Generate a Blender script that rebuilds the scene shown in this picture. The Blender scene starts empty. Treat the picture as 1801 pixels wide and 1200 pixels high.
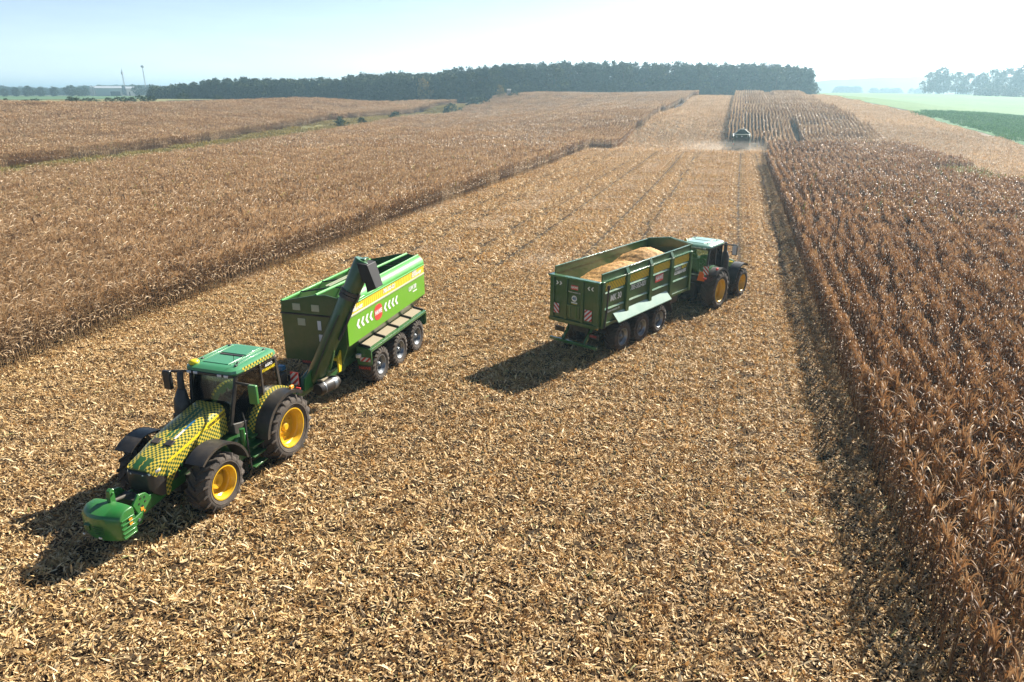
import bpy, math, random
import numpy as np
from mathutils import Vector, Matrix, Euler
R = math.radians
scene = bpy.context.scene
col = scene.collection
rng = np.random.default_rng(7)
random.seed(7)

# ------------------------------------------------------------------ camera
CAM_H, CAM_PITCH, CAM_YAW, CAM_F = 10.4, R(19.4), R(17.05), 1236.0
cam_data = bpy.data.cameras.new("camera")
cam = bpy.data.objects.new("camera", cam_data)
col.objects.link(cam)
cam.location = (0, 0, CAM_H)
cam.rotation_euler = (R(90) - CAM_PITCH, 0, CAM_YAW)
cam_data.sensor_width = 36.0
cam_data.lens = CAM_F / 1801 * 36
cam_data.clip_start = 0.1
cam_data.clip_end = 20000
scene.camera = cam

# ------------------------------------------------------------------ sky and sun
SUN_DIR = Vector((2.3, 4.15, 3.34)).normalized()
SUN_EL = math.asin(SUN_DIR.z)
SUN_AZ = math.atan2(SUN_DIR.x, SUN_DIR.y)          # clockwise from +Y
world = bpy.data.worlds.new("World")
scene.world = world
world.use_nodes = True
wn = world.node_tree
wn.nodes.clear()
w_out = wn.nodes.new("ShaderNodeOutputWorld")
w_bg = wn.nodes.new("ShaderNodeBackground")
w_sky = wn.nodes.new("ShaderNodeTexSky")
w_sky.sky_type = 'NISHITA'
w_sky.sun_disc = False
w_sky.sun_elevation = SUN_EL
w_sky.sun_rotation = SUN_AZ
w_sky.air_density = 0.6
w_sky.dust_density = 0.4
w_sky.ozone_density = 1.2
w_bg.inputs['Strength'].default_value = 0.05
wn.links.new(w_sky.outputs[0], w_bg.inputs['Color'])
# bright autumn haze low over the horizon, strongest below the sun, with faint wisps of cirrus
w_tc = wn.nodes.new("ShaderNodeTexCoord")
w_sep = wn.nodes.new("ShaderNodeSeparateXYZ"); wn.links.new(w_tc.outputs['Generated'], w_sep.inputs[0])
def wmath(op, a, b=None, clamp=False):
    n = wn.nodes.new("ShaderNodeMath"); n.operation = op; n.use_clamp = clamp
    for i, v in enumerate((a, b)):
        if v is None: continue
        if hasattr(v, 'is_output'): wn.links.new(v, n.inputs[i])
        else: n.inputs[i].default_value = v
    return n.outputs[0]
w_dot = wn.nodes.new("ShaderNodeVectorMath"); w_dot.operation = 'DOT_PRODUCT'
wn.links.new(w_tc.outputs['Generated'], w_dot.inputs[0]); w_dot.inputs[1].default_value = (math.sin(SUN_AZ), math.cos(SUN_AZ), 0)
w_az = wmath('POWER', wmath('MAXIMUM', w_dot.outputs['Value'], 0.0), 3.0)
w_map = wn.nodes.new("ShaderNodeMapping"); w_map.inputs['Scale'].default_value = (5, 5, 42); w_map.inputs['Rotation'].default_value = (.12, .06, 0)
wn.links.new(w_tc.outputs['Generated'], w_map.inputs[0])
w_ns = wn.nodes.new("ShaderNodeTexNoise"); w_ns.inputs['Scale'].default_value = 1.0; w_ns.inputs['Detail'].default_value = 6; w_ns.inputs['Roughness'].default_value = .6
wn.links.new(w_map.outputs[0], w_ns.inputs[0])
w_cir = wmath('MULTIPLY', wmath('SUBTRACT', w_ns.outputs['Fac'], .5, True), .9)
w_low = wmath('EXPONENT', wmath('MULTIPLY', wmath('MAXIMUM', w_sep.outputs[2], 0.0), -8.0))
w_k = wmath('MULTIPLY', w_low, wmath('ADD', wmath('ADD', 1.0, wmath('MULTIPLY', w_az, 1.1)), w_cir))
w_col = wn.nodes.new("ShaderNodeMix"); w_col.data_type = 'RGBA'
wn.links.new(wmath('MULTIPLY', w_az, 1.0, True), w_col.inputs[0])
w_col.inputs[6].default_value = (.80, .89, .96, 1); w_col.inputs[7].default_value = (1.0, .99, .97, 1)
w_bg2 = wn.nodes.new("ShaderNodeBackground"); wn.links.new(w_col.outputs[2], w_bg2.inputs[0])
wn.links.new(wmath('MULTIPLY', w_k, .25), w_bg2.inputs['Strength'])
w_add = wn.nodes.new("ShaderNodeAddShader")
wn.links.new(w_bg.outputs[0], w_add.inputs[0]); wn.links.new(w_bg2.outputs[0], w_add.inputs[1])
wn.links.new(w_add.outputs[0], w_out.inputs['Surface'])

sun_data = bpy.data.lights.new("sun", 'SUN')
sun_data.energy = 5.0
sun_data.angle = R(0.5)
sun_data.color = (1.0, 0.93, 0.82)
sun = bpy.data.objects.new("sun", sun_data)
col.objects.link(sun)
sun.rotation_euler = SUN_DIR.to_track_quat('Z', 'Y').to_euler()
sun.location = (30, 60, 60)

scene.view_settings.view_transform = 'Standard'
scene.view_settings.look = 'None'
scene.view_settings.gamma = 1.0
scene.view_settings.exposure = 1.38
scene.render.engine = 'CYCLES'
cy = scene.cycles
cy.max_bounces = 6
cy.diffuse_bounces = 2
cy.glossy_bounces = 3
cy.transmission_bounces = 3
cy.transparent_max_bounces = 8
cy.volume_bounces = 0
cy.use_denoising = True
cy.caustics_reflective = False
cy.caustics_refractive = False
cy.sample_clamp_indirect = 4.0

# ------------------------------------------------------------------ tagging helpers
def tag(o, label=None, cat=None, group=None, kind=None):
    if label: o['label'] = label
    if cat: o['category'] = cat
    if group: o['group'] = group
    if kind: o['kind'] = kind
    return o

def empty(name, loc=(0, 0, 0), rz=0.0):
    o = bpy.data.objects.new(name, None)
    o.empty_display_size = 0.3
    o.location = loc
    o.rotation_euler = (0, 0, rz)
    col.objects.link(o)
    return o

def link_mesh(name, me, parent=None, loc=(0, 0, 0)):
    o = bpy.data.objects.new(name, me)
    col.objects.link(o)
    if parent: o.parent = parent
    o.location = loc
    return o

class MB:
    """collects polygons (with material slots and uv) and links them as one mesh object"""
    def __init__(s):
        s.v, s.f, s.m, s.uv = [], [], [], []
    def poly(s, pts, m=0, uv=None):
        b = len(s.v)
        s.v.extend([tuple(p) for p in pts])
        s.f.append(tuple(range(b, b + len(pts))))
        s.m.append(m); s.uv.append(uv)
    def mesh_part(s, verts, faces, m=0):
        b = len(s.v)
        s.v.extend([tuple(p) for p in verts])
        for f in faces:
            s.f.append(tuple(b + i for i in f)); s.m.append(m); s.uv.append(None)
    def box(s, c, d, m=0, rot=None):
        x, y, z = d[0] / 2, d[1] / 2, d[2] / 2
        vs = [Vector((a * x, b * y, e * z)) for a in (-1, 1) for b in (-1, 1) for e in (-1, 1)]
        if rot is not None:
            mt = Euler(rot).to_matrix()
            vs = [mt @ p for p in vs]
        c = Vector(c)
        s.mesh_part([p + c for p in vs], [(0, 1, 3, 2), (4, 6, 7, 5), (0, 4, 5, 1), (2, 3, 7, 6), (0, 2, 6, 4), (1, 5, 7, 3)], m)
    def bar(s, a, b, w, h, m=0, up=(0, 0, 1)):
        a, b = Vector(a), Vector(b)
        d = (b - a).normalized()
        u = Vector(up)
        if abs(d.dot(u)) > .98: u = Vector((1, 0, 0))
        r = d.cross(u).normalized(); u = r.cross(d)
        q = [(-1, -1), (1, -1), (1, 1), (-1, 1)]
        vs = [a + r * (i * w / 2) + u * (j * h / 2) for i, j in q] + [b + r * (i * w / 2) + u * (j * h / 2) for i, j in q]
        s.mesh_part(vs, [(3, 2, 1, 0), (4, 5, 6, 7), (0, 1, 5, 4), (1, 2, 6, 5), (2, 3, 7, 6), (3, 0, 4, 7)], m)
    def tube(s, pts, r, n=10, m=0, cap=True):
        pts = [Vector(p) for p in pts]
        rs = r if isinstance(r, (list, tuple)) else [r] * len(pts)
        vs, fs = [], []
        up = Vector((0, 0, 1))
        for i, p in enumerate(pts):
            d = (pts[min(i + 1, len(pts) - 1)] - pts[max(i - 1, 0)]).normalized()
            u = up if abs(d.dot(up)) < .95 else Vector((1, 0, 0))
            a = d.cross(u).normalized(); b = a.cross(d)
            for k in range(n):
                t = 2 * math.pi * k / n
                vs.append(p + a * (math.cos(t) * rs[i]) + b * (math.sin(t) * rs[i]))
        for i in range(len(pts) - 1):
            for k in range(n):
                k2 = (k + 1) % n
                fs.append((i * n + k2, i * n + k, (i + 1) * n + k, (i + 1) * n + k2))
        if cap:
            fs.append(tuple(range(n))); fs.append(tuple(reversed(range((len(pts) - 1) * n, len(pts) * n))))
        s.mesh_part(vs, fs, m)
    def lathe(s, prof, n=32, m=0, c=(0, 0, 0), closed=False):
        """profile of (y, r) turned about the y axis"""
        vs, fs = [], []
        for (y, r) in prof:
            for k in range(n):
                t = 2 * math.pi * k / n
                vs.append((c[0] + r * math.cos(t), c[1] + y, c[2] + r * math.sin(t)))
        L = len(prof)
        for i in range(L if closed else L - 1):
            j = (i + 1) % L
            for k in range(n):
                k2 = (k + 1) % n
                fs.append((i * n + k, j * n + k, j * n + k2, i * n + k2))
        s.mesh_part(vs, fs, m)
    def loft(s, rings, m=0, cap=True, closed=True, mf=None, uvf=None):
        n = len(rings[0])
        for i in range(len(rings) - 1):
            for k in range(n if closed else n - 1):
                k2 = (k + 1) % n
                q = [rings[i][k], rings[i][k2], rings[i + 1][k2], rings[i + 1][k]]
                uv = [uvf(i, k), uvf(i, k + 1), uvf(i + 1, k + 1), uvf(i + 1, k)] if uvf else None
                s.poly(q, mf(i, k) if mf else m, uv)
        if cap:
            s.poly(list(reversed(rings[0])), m); s.poly(list(rings[-1]), m)
    def prism(s, poly, y0, y1, m=0):
        """polygon in x,z pushed along y"""
        a = [(x, y0, z) for x, z in poly]; b = [(x, y1, z) for x, z in poly]
        n = len(poly)
        s.poly(a, m); s.poly(list(reversed(b)), m)
        for k in range(n):
            k2 = (k + 1) % n
            s.poly([a[k2], a[k], b[k], b[k2]], m)
    def prismx(s, poly, x0, x1, m=0):
        """polygon in y,z pushed along x"""
        a = [(x0, y, z) for y, z in poly]; b = [(x1, y, z) for y, z in poly]
        n = len(poly)
        s.poly(list(reversed(a)), m); s.poly(b, m)
        for k in range(n):
            k2 = (k + 1) % n
            s.poly([a[k], a[k2], b[k2], b[k]], m)
    def mesh(s, name, mats, weld=True, smooth=35):
        import bmesh
        me = bpy.data.meshes.new(name)
        me.from_pydata(s.v, [], s.f)
        if not isinstance(mats, (list, tuple)): mats = [mats]
        for mt in mats: me.materials.append(mt)
        me.polygons.foreach_set('material_index', s.m)
        if any(u is not None for u in s.uv):
            ul = me.uv_layers.new(name='uv')
            flat = []
            for f, u in zip(s.f, s.uv):
                for i in range(len(f)): flat.extend(u[i] if u is not None else (0.02, 0.02))
            ul.data.foreach_set('uv', flat)
        bm = bmesh.new(); bm.from_mesh(me)
        if weld: bmesh.ops.remove_doubles(bm, verts=bm.verts, dist=1e-4)
        bmesh.ops.recalc_face_normals(bm, faces=bm.faces)
        bm.to_mesh(me); bm.free()
        if smooth:
            me.polygons.foreach_set('use_smooth', [True] * len(me.polygons))
            me.set_sharp_from_angle(angle=R(smooth))
        return me
    def build(s, name, mats, parent=None, bevel=0.0, smooth=35, loc=(0, 0, 0), seg=2):
        o = link_mesh(name, s.mesh(name, mats, True, smooth), parent, loc)
        if bevel:
            b = o.modifiers.new('bevel', 'BEVEL'); b.width = bevel; b.segments = seg
            b.limit_method = 'ANGLE'; b.angle_limit = R(40)
        return o

# ------------------------------------------------------------------ materials
def nodes_of(name):
    m = bpy.data.materials.new(name)
    m.use_nodes = True
    nt = m.node_tree
    nt.nodes.clear()
    out = nt.nodes.new("ShaderNodeOutputMaterial")
    return m, nt, out

def N(nt, t, **kw):
    n = nt.nodes.new(t)
    for k, v in kw.items():
        if k.startswith('i_'):
            key = k[2:]
            n.inputs[int(key) if key.isdigit() else key].default_value = v
        else: setattr(n, k, v)
    return n

def mixc(nt, fac, a, b, mode='MIX'):
    n = nt.nodes.new("ShaderNodeMix"); n.data_type = 'RGBA'; n.blend_type = mode
    for sock, val in ((n.inputs[0], fac), (n.inputs[6], a), (n.inputs[7], b)):
        if hasattr(val, 'is_output'): nt.links.new(val, sock)
        elif isinstance(val, (int, float)): sock.default_value = val
        else: sock.default_value = tuple(val) + ((1,) if len(val) == 3 else ())
    return n.outputs[2]

def mth(nt, op, a, b=None, c=None, clamp=False):
    n = nt.nodes.new("ShaderNodeMath"); n.operation = op; n.use_clamp = clamp
    for i, v in enumerate((a, b, c)):
        if v is None: continue
        if hasattr(v, 'is_output'): nt.links.new(v, n.inputs[i])
        else: n.inputs[i].default_value = v
    return n.outputs[0]

def ramp(nt, fac, stops, interp='LINEAR'):
    n = nt.nodes.new("ShaderNodeValToRGB")
    n.color_ramp.interpolation = interp
    e = n.color_ramp.elements
    while len(e) < len(stops): e.new(0.5)
    for el, (p, c) in zip(e, stops):
        el.position = p
        el.color = (c, c, c, 1) if isinstance(c, (int, float)) else tuple(c) + (1,)
    nt.links.new(fac, n.inputs[0])
    return n.outputs[0]

def noise(nt, scale, detail=4, rough=.55, vec=None, dim='3D'):
    n = nt.nodes.new("ShaderNodeTexNoise"); n.noise_dimensions = dim
    n.inputs['Scale'].default_value = scale; n.inputs['Detail'].default_value = detail; n.inputs['Roughness'].default_value = rough
    if vec is not None: nt.links.new(vec, n.inputs['Vector'])
    return n.outputs['Fac']

def paint(name, c, rough=.35, coat=.35, metal=0.0, dust=.25, dustc=(.34, .25, .15), spec=.5, dscale=1.7):
    """machine paint with a film of field dust in patches"""
    m, nt, out = nodes_of(name)
    p = N(nt, "ShaderNodeBsdfPrincipled")
    tc = N(nt, "ShaderNodeTexCoord")
    n1 = noise(nt, dscale, 6, .65, tc.outputs['Object'])
    n2 = noise(nt, dscale * 9, 3, .6, tc.outputs['Object'])
    f = mth(nt, 'MULTIPLY', ramp(nt, n1, [(.35, 0.0), (.75, 1.0)]), mth(nt, 'ADD', n2, .25))
    f = mth(nt, 'MULTIPLY', f, dust, clamp=True)
    cvar = mixc(nt, mth(nt, 'MULTIPLY', n2, .35), c, tuple(x * .7 for x in c))
    nt.links.new(mixc(nt, f, cvar, dustc), p.inputs['Base Color'])
    nt.links.new(mth(nt, 'ADD', mth(nt, 'MULTIPLY', n1, .25), rough - .1), p.inputs['Roughness'])
    p.inputs['Metallic'].default_value = metal
    p.inputs['Coat Weight'].default_value = coat
    p.inputs['Coat Roughness'].default_value = .12
    p.inputs['Specular IOR Level'].default_value = spec
    nt.links.new(p.outputs[0], out.inputs[0])
    return m

GREEN = (.014, .105, .022)
YELLOW = (.72, .43, .008)
M = {}
M['green'] = paint('tractor_green_paint', GREEN, dust=.18)
M['weight_green'] = paint('bright_green_paint', (.022, .17, .03), dust=.16)
M['roof_green'] = paint('roof_green_paint', (.04, .25, .095), dust=.10, rough=.40, coat=.8, spec=.8)
M['sky_sheen_roof'] = paint('roof_green_with_sky_sheen', (.24, .44, .34), dust=.10, rough=.36, coat=.8)  # roof green made paler: the sky's reflection is put into the base colour
M['yellow'] = paint('rim_yellow_paint', YELLOW, dust=.25)
M['body_green'] = paint('trailer_green_paint', (.018, .085, .016), dust=.22)
M['lime'] = paint('lime_green_paint', (.14, .37, .02), dust=.08, rough=.4, coat=.2)
M['tarp'] = paint('light_green_tarp', (.10, .42, .09), dust=.1, rough=.45, coat=.1)
M['deck'] = paint('mudguard_green_paint', (.03, .14, .04), dust=.25, coat=.6, rough=.25)
M['grip'] = paint('tan_grip_plate', (.30, .26, .17), dust=.4, coat=0, rough=.7)
M['black'] = paint('black_plastic', (.014, .015, .017), dust=.22, coat=.1, rough=.45)
M['rubber_chute'] = paint('black_rubber_chute', (.008, .008, .010), dust=.05, coat=0, rough=.6)
M['dark'] = paint('dark_machinery', (.02, .022, .022), dust=.3, coat=0, rough=.6)
M['steel'] = paint('galvanised_steel', (.24, .27, .30), metal=.75, dust=.3, coat=0, rough=.4)
M['white'] = paint('white_lettering', (.78, .78, .75), dust=.05, coat=0, rough=.5)
M['red'] = paint('red_decal', (.62, .05, .04), dust=.05, coat=0, rough=.45)
M['darkred'] = paint('dark_red_decal', (.30, .03, .03), dust=.05, coat=0, rough=.5)
M['orange'] = paint('orange_marker', (.80, .16, .02), dust=.05, coat=.3)
M['amber'] = paint('amber_lens', (.85, .35, .03), dust=.05, coat=.5, rough=.25)
M['lens'] = paint('lamp_lens', (.7, .72, .74), dust=.05, coat=.8, rough=.15)
M['decal_yellow'] = paint('yellow_decal', (.80, .62, .02), dust=.05, coat=.1)
M['blue'] = paint('blue_decal', (.03, .16, .30), dust=.05, coat=.1)
M['pale'] = paint('pale_belt_paint', (.42, .45, .30), dust=.1, coat=0)
M['seat'] = paint('seat_fabric', (.03, .03, .03), dust=.1, coat=0, rough=.9)

def rubber():
    m, nt, out = nodes_of('dusty_tyre_rubber')
    p = N(nt, "ShaderNodeBsdfPrincipled")
    tc = N(nt, "ShaderNodeTexCoord")
    n1 = noise(nt, 3.0, 6, .7, tc.outputs['Object'])
    n2 = noise(nt, 22.0, 3, .6, tc.outputs['Object'])
    f = mth(nt, 'MULTIPLY', ramp(nt, n1, [(.3, .1), (.7, 1.0)]), mth(nt, 'MULTIPLY', n2, 1.15), clamp=True)
    nt.links.new(mixc(nt, f, (.022, .020, .019), (.17, .13, .095)), p.inputs['Base Color'])
    p.inputs['Roughness'].default_value = .85
    b = N(nt, "ShaderNodeBump", i_Strength=.25, i_Distance=.01)
    nt.links.new(n2, b.inputs['Height']); nt.links.new(b.outputs[0], p.inputs['Normal'])
    nt.links.new(p.outputs[0], out.inputs[0])
    return m
M['rubber'] = rubber()

def glass_mat():
    m, nt, out = nodes_of('tinted_cab_glass')
    fr = N(nt, "ShaderNodeFresnel", i_IOR=1.5)
    t = N(nt, "ShaderNodeBsdfTransparent"); t.inputs[0].default_value = (.78, .84, .80, 1)
    g = N(nt, "ShaderNodeBsdfGlossy"); g.inputs['Roughness'].default_value = .03
    mx = N(nt, "ShaderNodeMixShader")
    nt.links.new(mth(nt, 'ADD', fr.outputs[0], .05), mx.inputs[0])
    nt.links.new(t.outputs[0], mx.inputs[1]); nt.links.new(g.outputs[0], mx.inputs[2])
    nt.links.new(mx.outputs[0], out.inputs[0])
    return m
M['glass'] = glass_mat()

def checker_mat():
    m, nt, out = nodes_of('green_yellow_checker_wrap')
    p = N(nt, "ShaderNodeBsdfPrincipled")
    uv = N(nt, "ShaderNodeUVMap"); uv.uv_map = 'uv'
    ck = N(nt, "ShaderNodeTexChecker"); ck.inputs['Scale'].default_value = 1 / .064
    ck.inputs['Color1'].default_value = (.66, .50, .05, 1); ck.inputs['Color2'].default_value = (.016, .085, .018, 1)
    nt.links.new(uv.outputs[0], ck.inputs['Vector'])
    tc = N(nt, "ShaderNodeTexCoord")
    n1 = noise(nt, 2.5, 5, .65, tc.outputs['Object'])
    nt.links.new(mixc(nt, mth(nt, 'MULTIPLY', n1, .22), ck.outputs[0], (.30, .24, .14)), p.inputs['Base Color'])
    p.inputs['Roughness'].default_value = .34
    p.inputs['Coat Weight'].default_value = .35
    nt.links.new(p.outputs[0], out.inputs[0])
    return m
M['checker'] = checker_mat()

def stripe_mat(name, period, duty, slope, ca, cb, cross=False):
    m, nt, out = nodes_of(name)
    p = N(nt, "ShaderNodeBsdfPrincipled")
    uv = N(nt, "ShaderNodeUVMap"); uv.uv_map = 'uv'
    sx = N(nt, "ShaderNodeSeparateXYZ"); nt.links.new(uv.outputs[0], sx.inputs[0])
    a = mth(nt, 'ADD', sx.outputs[0], mth(nt, 'MULTIPLY', sx.outputs[1], slope))
    f = mth(nt, 'LESS_THAN', mth(nt, 'FRACT', mth(nt, 'DIVIDE', a, period)), duty)
    nt.links.new(mixc(nt, f, ca, cb), p.inputs['Base Color'])
    p.inputs['Roughness'].default_value = .45
    nt.links.new(p.outputs[0], out.inputs[0])
    return m
M['hazard'] = stripe_mat('yellow_black_stripes', .13, .34, -.55, (.85, .58, .02), (.012, .012, .012))
M['band'] = stripe_mat('yellow_band_thin_lines', .16, .22, -.35, (.80, .58, .03), (.25, .17, .01))
M['warn'] = stripe_mat('red_white_warning_stripes', .20, .5, 1.0, (.60, .62, .66), (.45, .03, .03))
M['warn2'] = stripe_mat('red_white_warning_stripes_mirrored', .20, .5, -1.0, (.60, .62, .66), (.45, .03, .03))

def leaf_mat(name, stops, trans=.35, rough=.5, spec=.4, posmix=.40, tint=(.42, .30, .17), nscale=.035):
    """dry plant matter: colour from the per-leaf value t, per-plant variation, broad patches over the field"""
    m, nt, out = nodes_of(name)
    at = N(nt, "ShaderNodeAttribute"); at.attribute_name = 't'
    oi = N(nt, "ShaderNodeObjectInfo")
    ge = N(nt, "ShaderNodeNewGeometry")
    t = mth(nt, 'ADD', at.outputs['Fac'], mth(nt, 'MULTIPLY', mth(nt, 'SUBTRACT', oi.outputs['Random'], .5), .16))
    t = mth(nt, 'MULTIPLY', t, .5)
    c = ramp(nt, t, [(p * .5, q) for p, q in stops])
    n1 = noise(nt, nscale, 5, .6, ge.outputs['Position'])
    c2 = mixc(nt, mth(nt, 'MULTIPLY', ramp(nt, n1, [(.42, 0.0), (.62, 1.0)]), posmix), c, tint)
    p = N(nt, "ShaderNodeBsdfPrincipled")
    nt.links.new(c2, p.inputs['Base Color'])
    p.inputs['Roughness'].default_value = rough
    p.inputs['Specular IOR Level'].default_value = spec
    tr = N(nt, "ShaderNodeBsdfTranslucent")
    nt.links.new(mixc(nt, .6, c2, mixc(nt, 1.0, c2, (1.0, .62, .30), 'MULTIPLY')), tr.inputs[0])
    mx = N(nt, "ShaderNodeMixShader"); mx.inputs[0].default_value = trans
    nt.links.new(p.outputs[0], mx.inputs[1]); nt.links.new(tr.outputs[0], mx.inputs[2])
    nt.links.new(mx.outputs[0], out.inputs[0])
    return m
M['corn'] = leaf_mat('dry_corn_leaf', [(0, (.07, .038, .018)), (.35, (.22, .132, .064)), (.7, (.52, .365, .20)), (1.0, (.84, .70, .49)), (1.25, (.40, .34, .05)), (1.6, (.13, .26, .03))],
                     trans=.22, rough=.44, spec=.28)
M['corn_brown_backlit'] = leaf_mat('backlit_brown_maize_leaf', [(0, (.052, .028, .013)), (.35, (.15, .080, .035)), (.7, (.34, .20, .095)), (1.0, (.66, .50, .30)), (1.25, (.36, .30, .05)), (1.6, (.13, .26, .03))], trans=.26, rough=.45, spec=.2, posmix=.25, tint=(.24, .15, .08))  # darker, redder copy of the corn leaf; backlit shade is put into its colour
M['litter_pale'] = leaf_mat('pale_chopped_straw', [(0, (.22, .15, .085)), (.3, (.48, .34, .19)), (.65, (.70, .54, .33)), (1.0, (.86, .75, .56)), (1.6, (.3, .32, .1))], trans=.25, rough=.6, spec=.2, posmix=.15, tint=(.45, .34, .22), nscale=.08)
M['litter'] = leaf_mat('chopped_straw_litter', [(0, (.13, .075, .035)), (.3, (.39, .245, .10)), (.65, (.67, .465, .205)), (1.0, (.88, .73, .46)), (1.6, (.20, .24, .06))],
                       trans=.22, rough=.6, spec=.3, posmix=.22, tint=(.40, .28, .16), nscale=.12)
M['weed'] = leaf_mat('dry_green_weeds', [(0, (.13, .13, .04)), (.5, (.27, .25, .07)), (1.0, (.52, .44, .16)), (1.6, (.15, .25, .05))], trans=.35, posmix=.1)

def foliage(name, stops):
    return leaf_mat(name, stops, trans=.16, rough=.65, spec=.15, posmix=.0)
M['broad'] = foliage('broadleaf_foliage', [(0, (.020, .040, .014)), (.6, (.040, .072, .024)), (1.0, (.08, .115, .035)), (1.6, (.2, .2, .05))])
M['conifer'] = foliage('pine_foliage', [(0, (.010, .040, .026)), (.6, (.022, .066, .042)), (1.0, (.05, .105, .055)), (1.6, (.1, .12, .05))])
M['autumn'] = foliage('yellowing_foliage', [(0, (.12, .10, .025)), (.6, (.24, .19, .05)), (1.0, (.36, .28, .08)), (1.6, (.3, .3, .05))])
M['bark'] = paint('tree_bark', (.09, .065, .045), dust=.2, coat=0, rough=.9, dscale=3)
# ------------------------------------------------------------------ terrain (thin-plate surface through measured heights)
TP = [(-18.9, 189.1, 3.8), (-17.9, 249.4, 6.3), (-16.4, 331.6, 9.4), (-3.5, 332.0, 9.2), (-10.0, 339.9, 8.9), (-89.6, 317.6, 8.3), (-73.7, 326.8, 8.5), (-48.9, 331.4, 8.5), (-109.8, 279.2, 2.0), (-103.3, 302.9, 4.6), (-93.8, 193.5, 0.3), (-102.5, 129.3, 0.2), (-113.0, 194.6, 2.0), (-119.5, 242.1, 2.2), (-115.6, 287.6, 4.5), (-180.4, 142.6, 5.6), (-179.0, 167.3, 5.8), (-173.1, 194.0, 5.8), (-164.9, 220.1, 6.2), (-154.8, 251.1, 6.6), (-134.8, 279.1, 4.5), (29.0, 333.7, 9.9), (11.0, 334.8, 8.1), (40.3, 231.5, 5.0), (42.0, 185.3, 3.1), (48.7, 245.2, 5.4), (54.6, 208.0, 2.8), (55.2, 169.2, 0.7), (100.5, 314.3, 2.3), (77.3, 392.5, 6.5), (156.5, 495.9, 5.7), (185.8, 726.6, 10.0), (78.7, 594.8, 10.3), (210.1, 667.7, 9.0), (69.4, 696.5, 11.2), (-392.1, 310.2, 5.9), (-356.2, 321.8, 7.0), (-705.0, 559.4, 8.7), (-630.9, 641.9, 9.1), (-319.4, 344.8, 7.0), (-150.0, -40.0, 1.5), (-150.0, 40.0, 2.0), (-220.0, 60.0, 6.0), (-300.0, 150.0, 7.0), (130.0, 60.0, 1.0), (130.0, -40.0, 1.0), (-60.0, 420.0, 8.0), (20.0, 420.0, 9.5), (-140.0, 400.0, 4.0), (-220.0, 380.0, 4.5), (120.0, 170.0, 1.0), (-700.0, -100.0, 8.0), (500.0, 0.0, 5.0), (500.0, 300.0, 6.0), (500.0, 700.0, 8.0), (0.0, 1000.0, 9.0), (-400.0, 900.0, 8.0), (-900.0, 300.0, 8.5), (300.0, 1000.0, 9.0)]
for X in (-95, -70, -45, -26, -10, 5, 25, 45, 60):
    for Y in (-40, 0, 45, 90, 125, 142):
        if (X < -80 and Y > 100) or (X >= 45 and Y > 125): continue
        TP.append((X, Y, 0))
TP += [(-22, 153, -.3), (-8, 153, -.4), (6, 153, -.4), (20, 153, -.3)]
TP = np.array(TP, float)
_S = 100.0
_A = TP[:, :2] / _S
_n = len(_A)
def _U(r2): return np.where(r2 > 0, r2 * np.log(r2 + 1e-12), 0)
_K = _U(((_A[:, None] - _A[None]) ** 2).sum(-1)) + np.eye(_n) * .004
_P = np.c_[np.ones(_n), _A]
_w = np.linalg.solve(np.block([[_K, _P], [_P.T, np.zeros((3, 3))]]), np.r_[TP[:, 2], 0, 0, 0])
def ss(a, b, x):
    t = np.clip((x - a) / (b - a), 0, 1); return t * t * (3 - 2 * t)
def terr(X, Y):
    X = np.asarray(X, float); Y = np.asarray(Y, float)
    q = np.c_[X.ravel(), Y.ravel()] / _S
    out = np.empty(len(q))
    for i in range(0, len(q), 20000):
        k = _U(((q[i:i + 20000, None] - _A[None]) ** 2).sum(-1))
        out[i:i + 20000] = k @ _w[:_n] + _w[_n] + q[i:i + 20000] @ _w[_n + 1:]
    r = np.hypot(X, Y).ravel()
    b = ss(650, 1000, r)
    return (out * (1 - b) + 8.0 * b).reshape(X.shape)
def tz(x, y): return float(terr(np.array([x]), np.array([y]))[0])

FW = np.array([-math.sin(CAM_YAW) * math.cos(CAM_PITCH), math.cos(CAM_YAW) * math.cos(CAM_PITCH), -math.sin(CAM_PITCH)])
RT = np.array([math.cos(CAM_YAW), math.sin(CAM_YAW), 0])
UPV = np.cross(RT, FW)
def in_view(P, mx=130, my=130):
    """what lies near the photographed sector (kept a good margin wider)"""
    q = np.asarray(P, float) - [0, 0, CAM_H]
    z = q @ FW
    u = 900.5 + CAM_F * (q @ RT) / np.maximum(z, .1); v = 600 - CAM_F * (q @ UPV) / np.maximum(z, .1)
    return (z > 1) & (u > -mx) & (u < 1801 + mx) & (v < 1200 + my)

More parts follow.
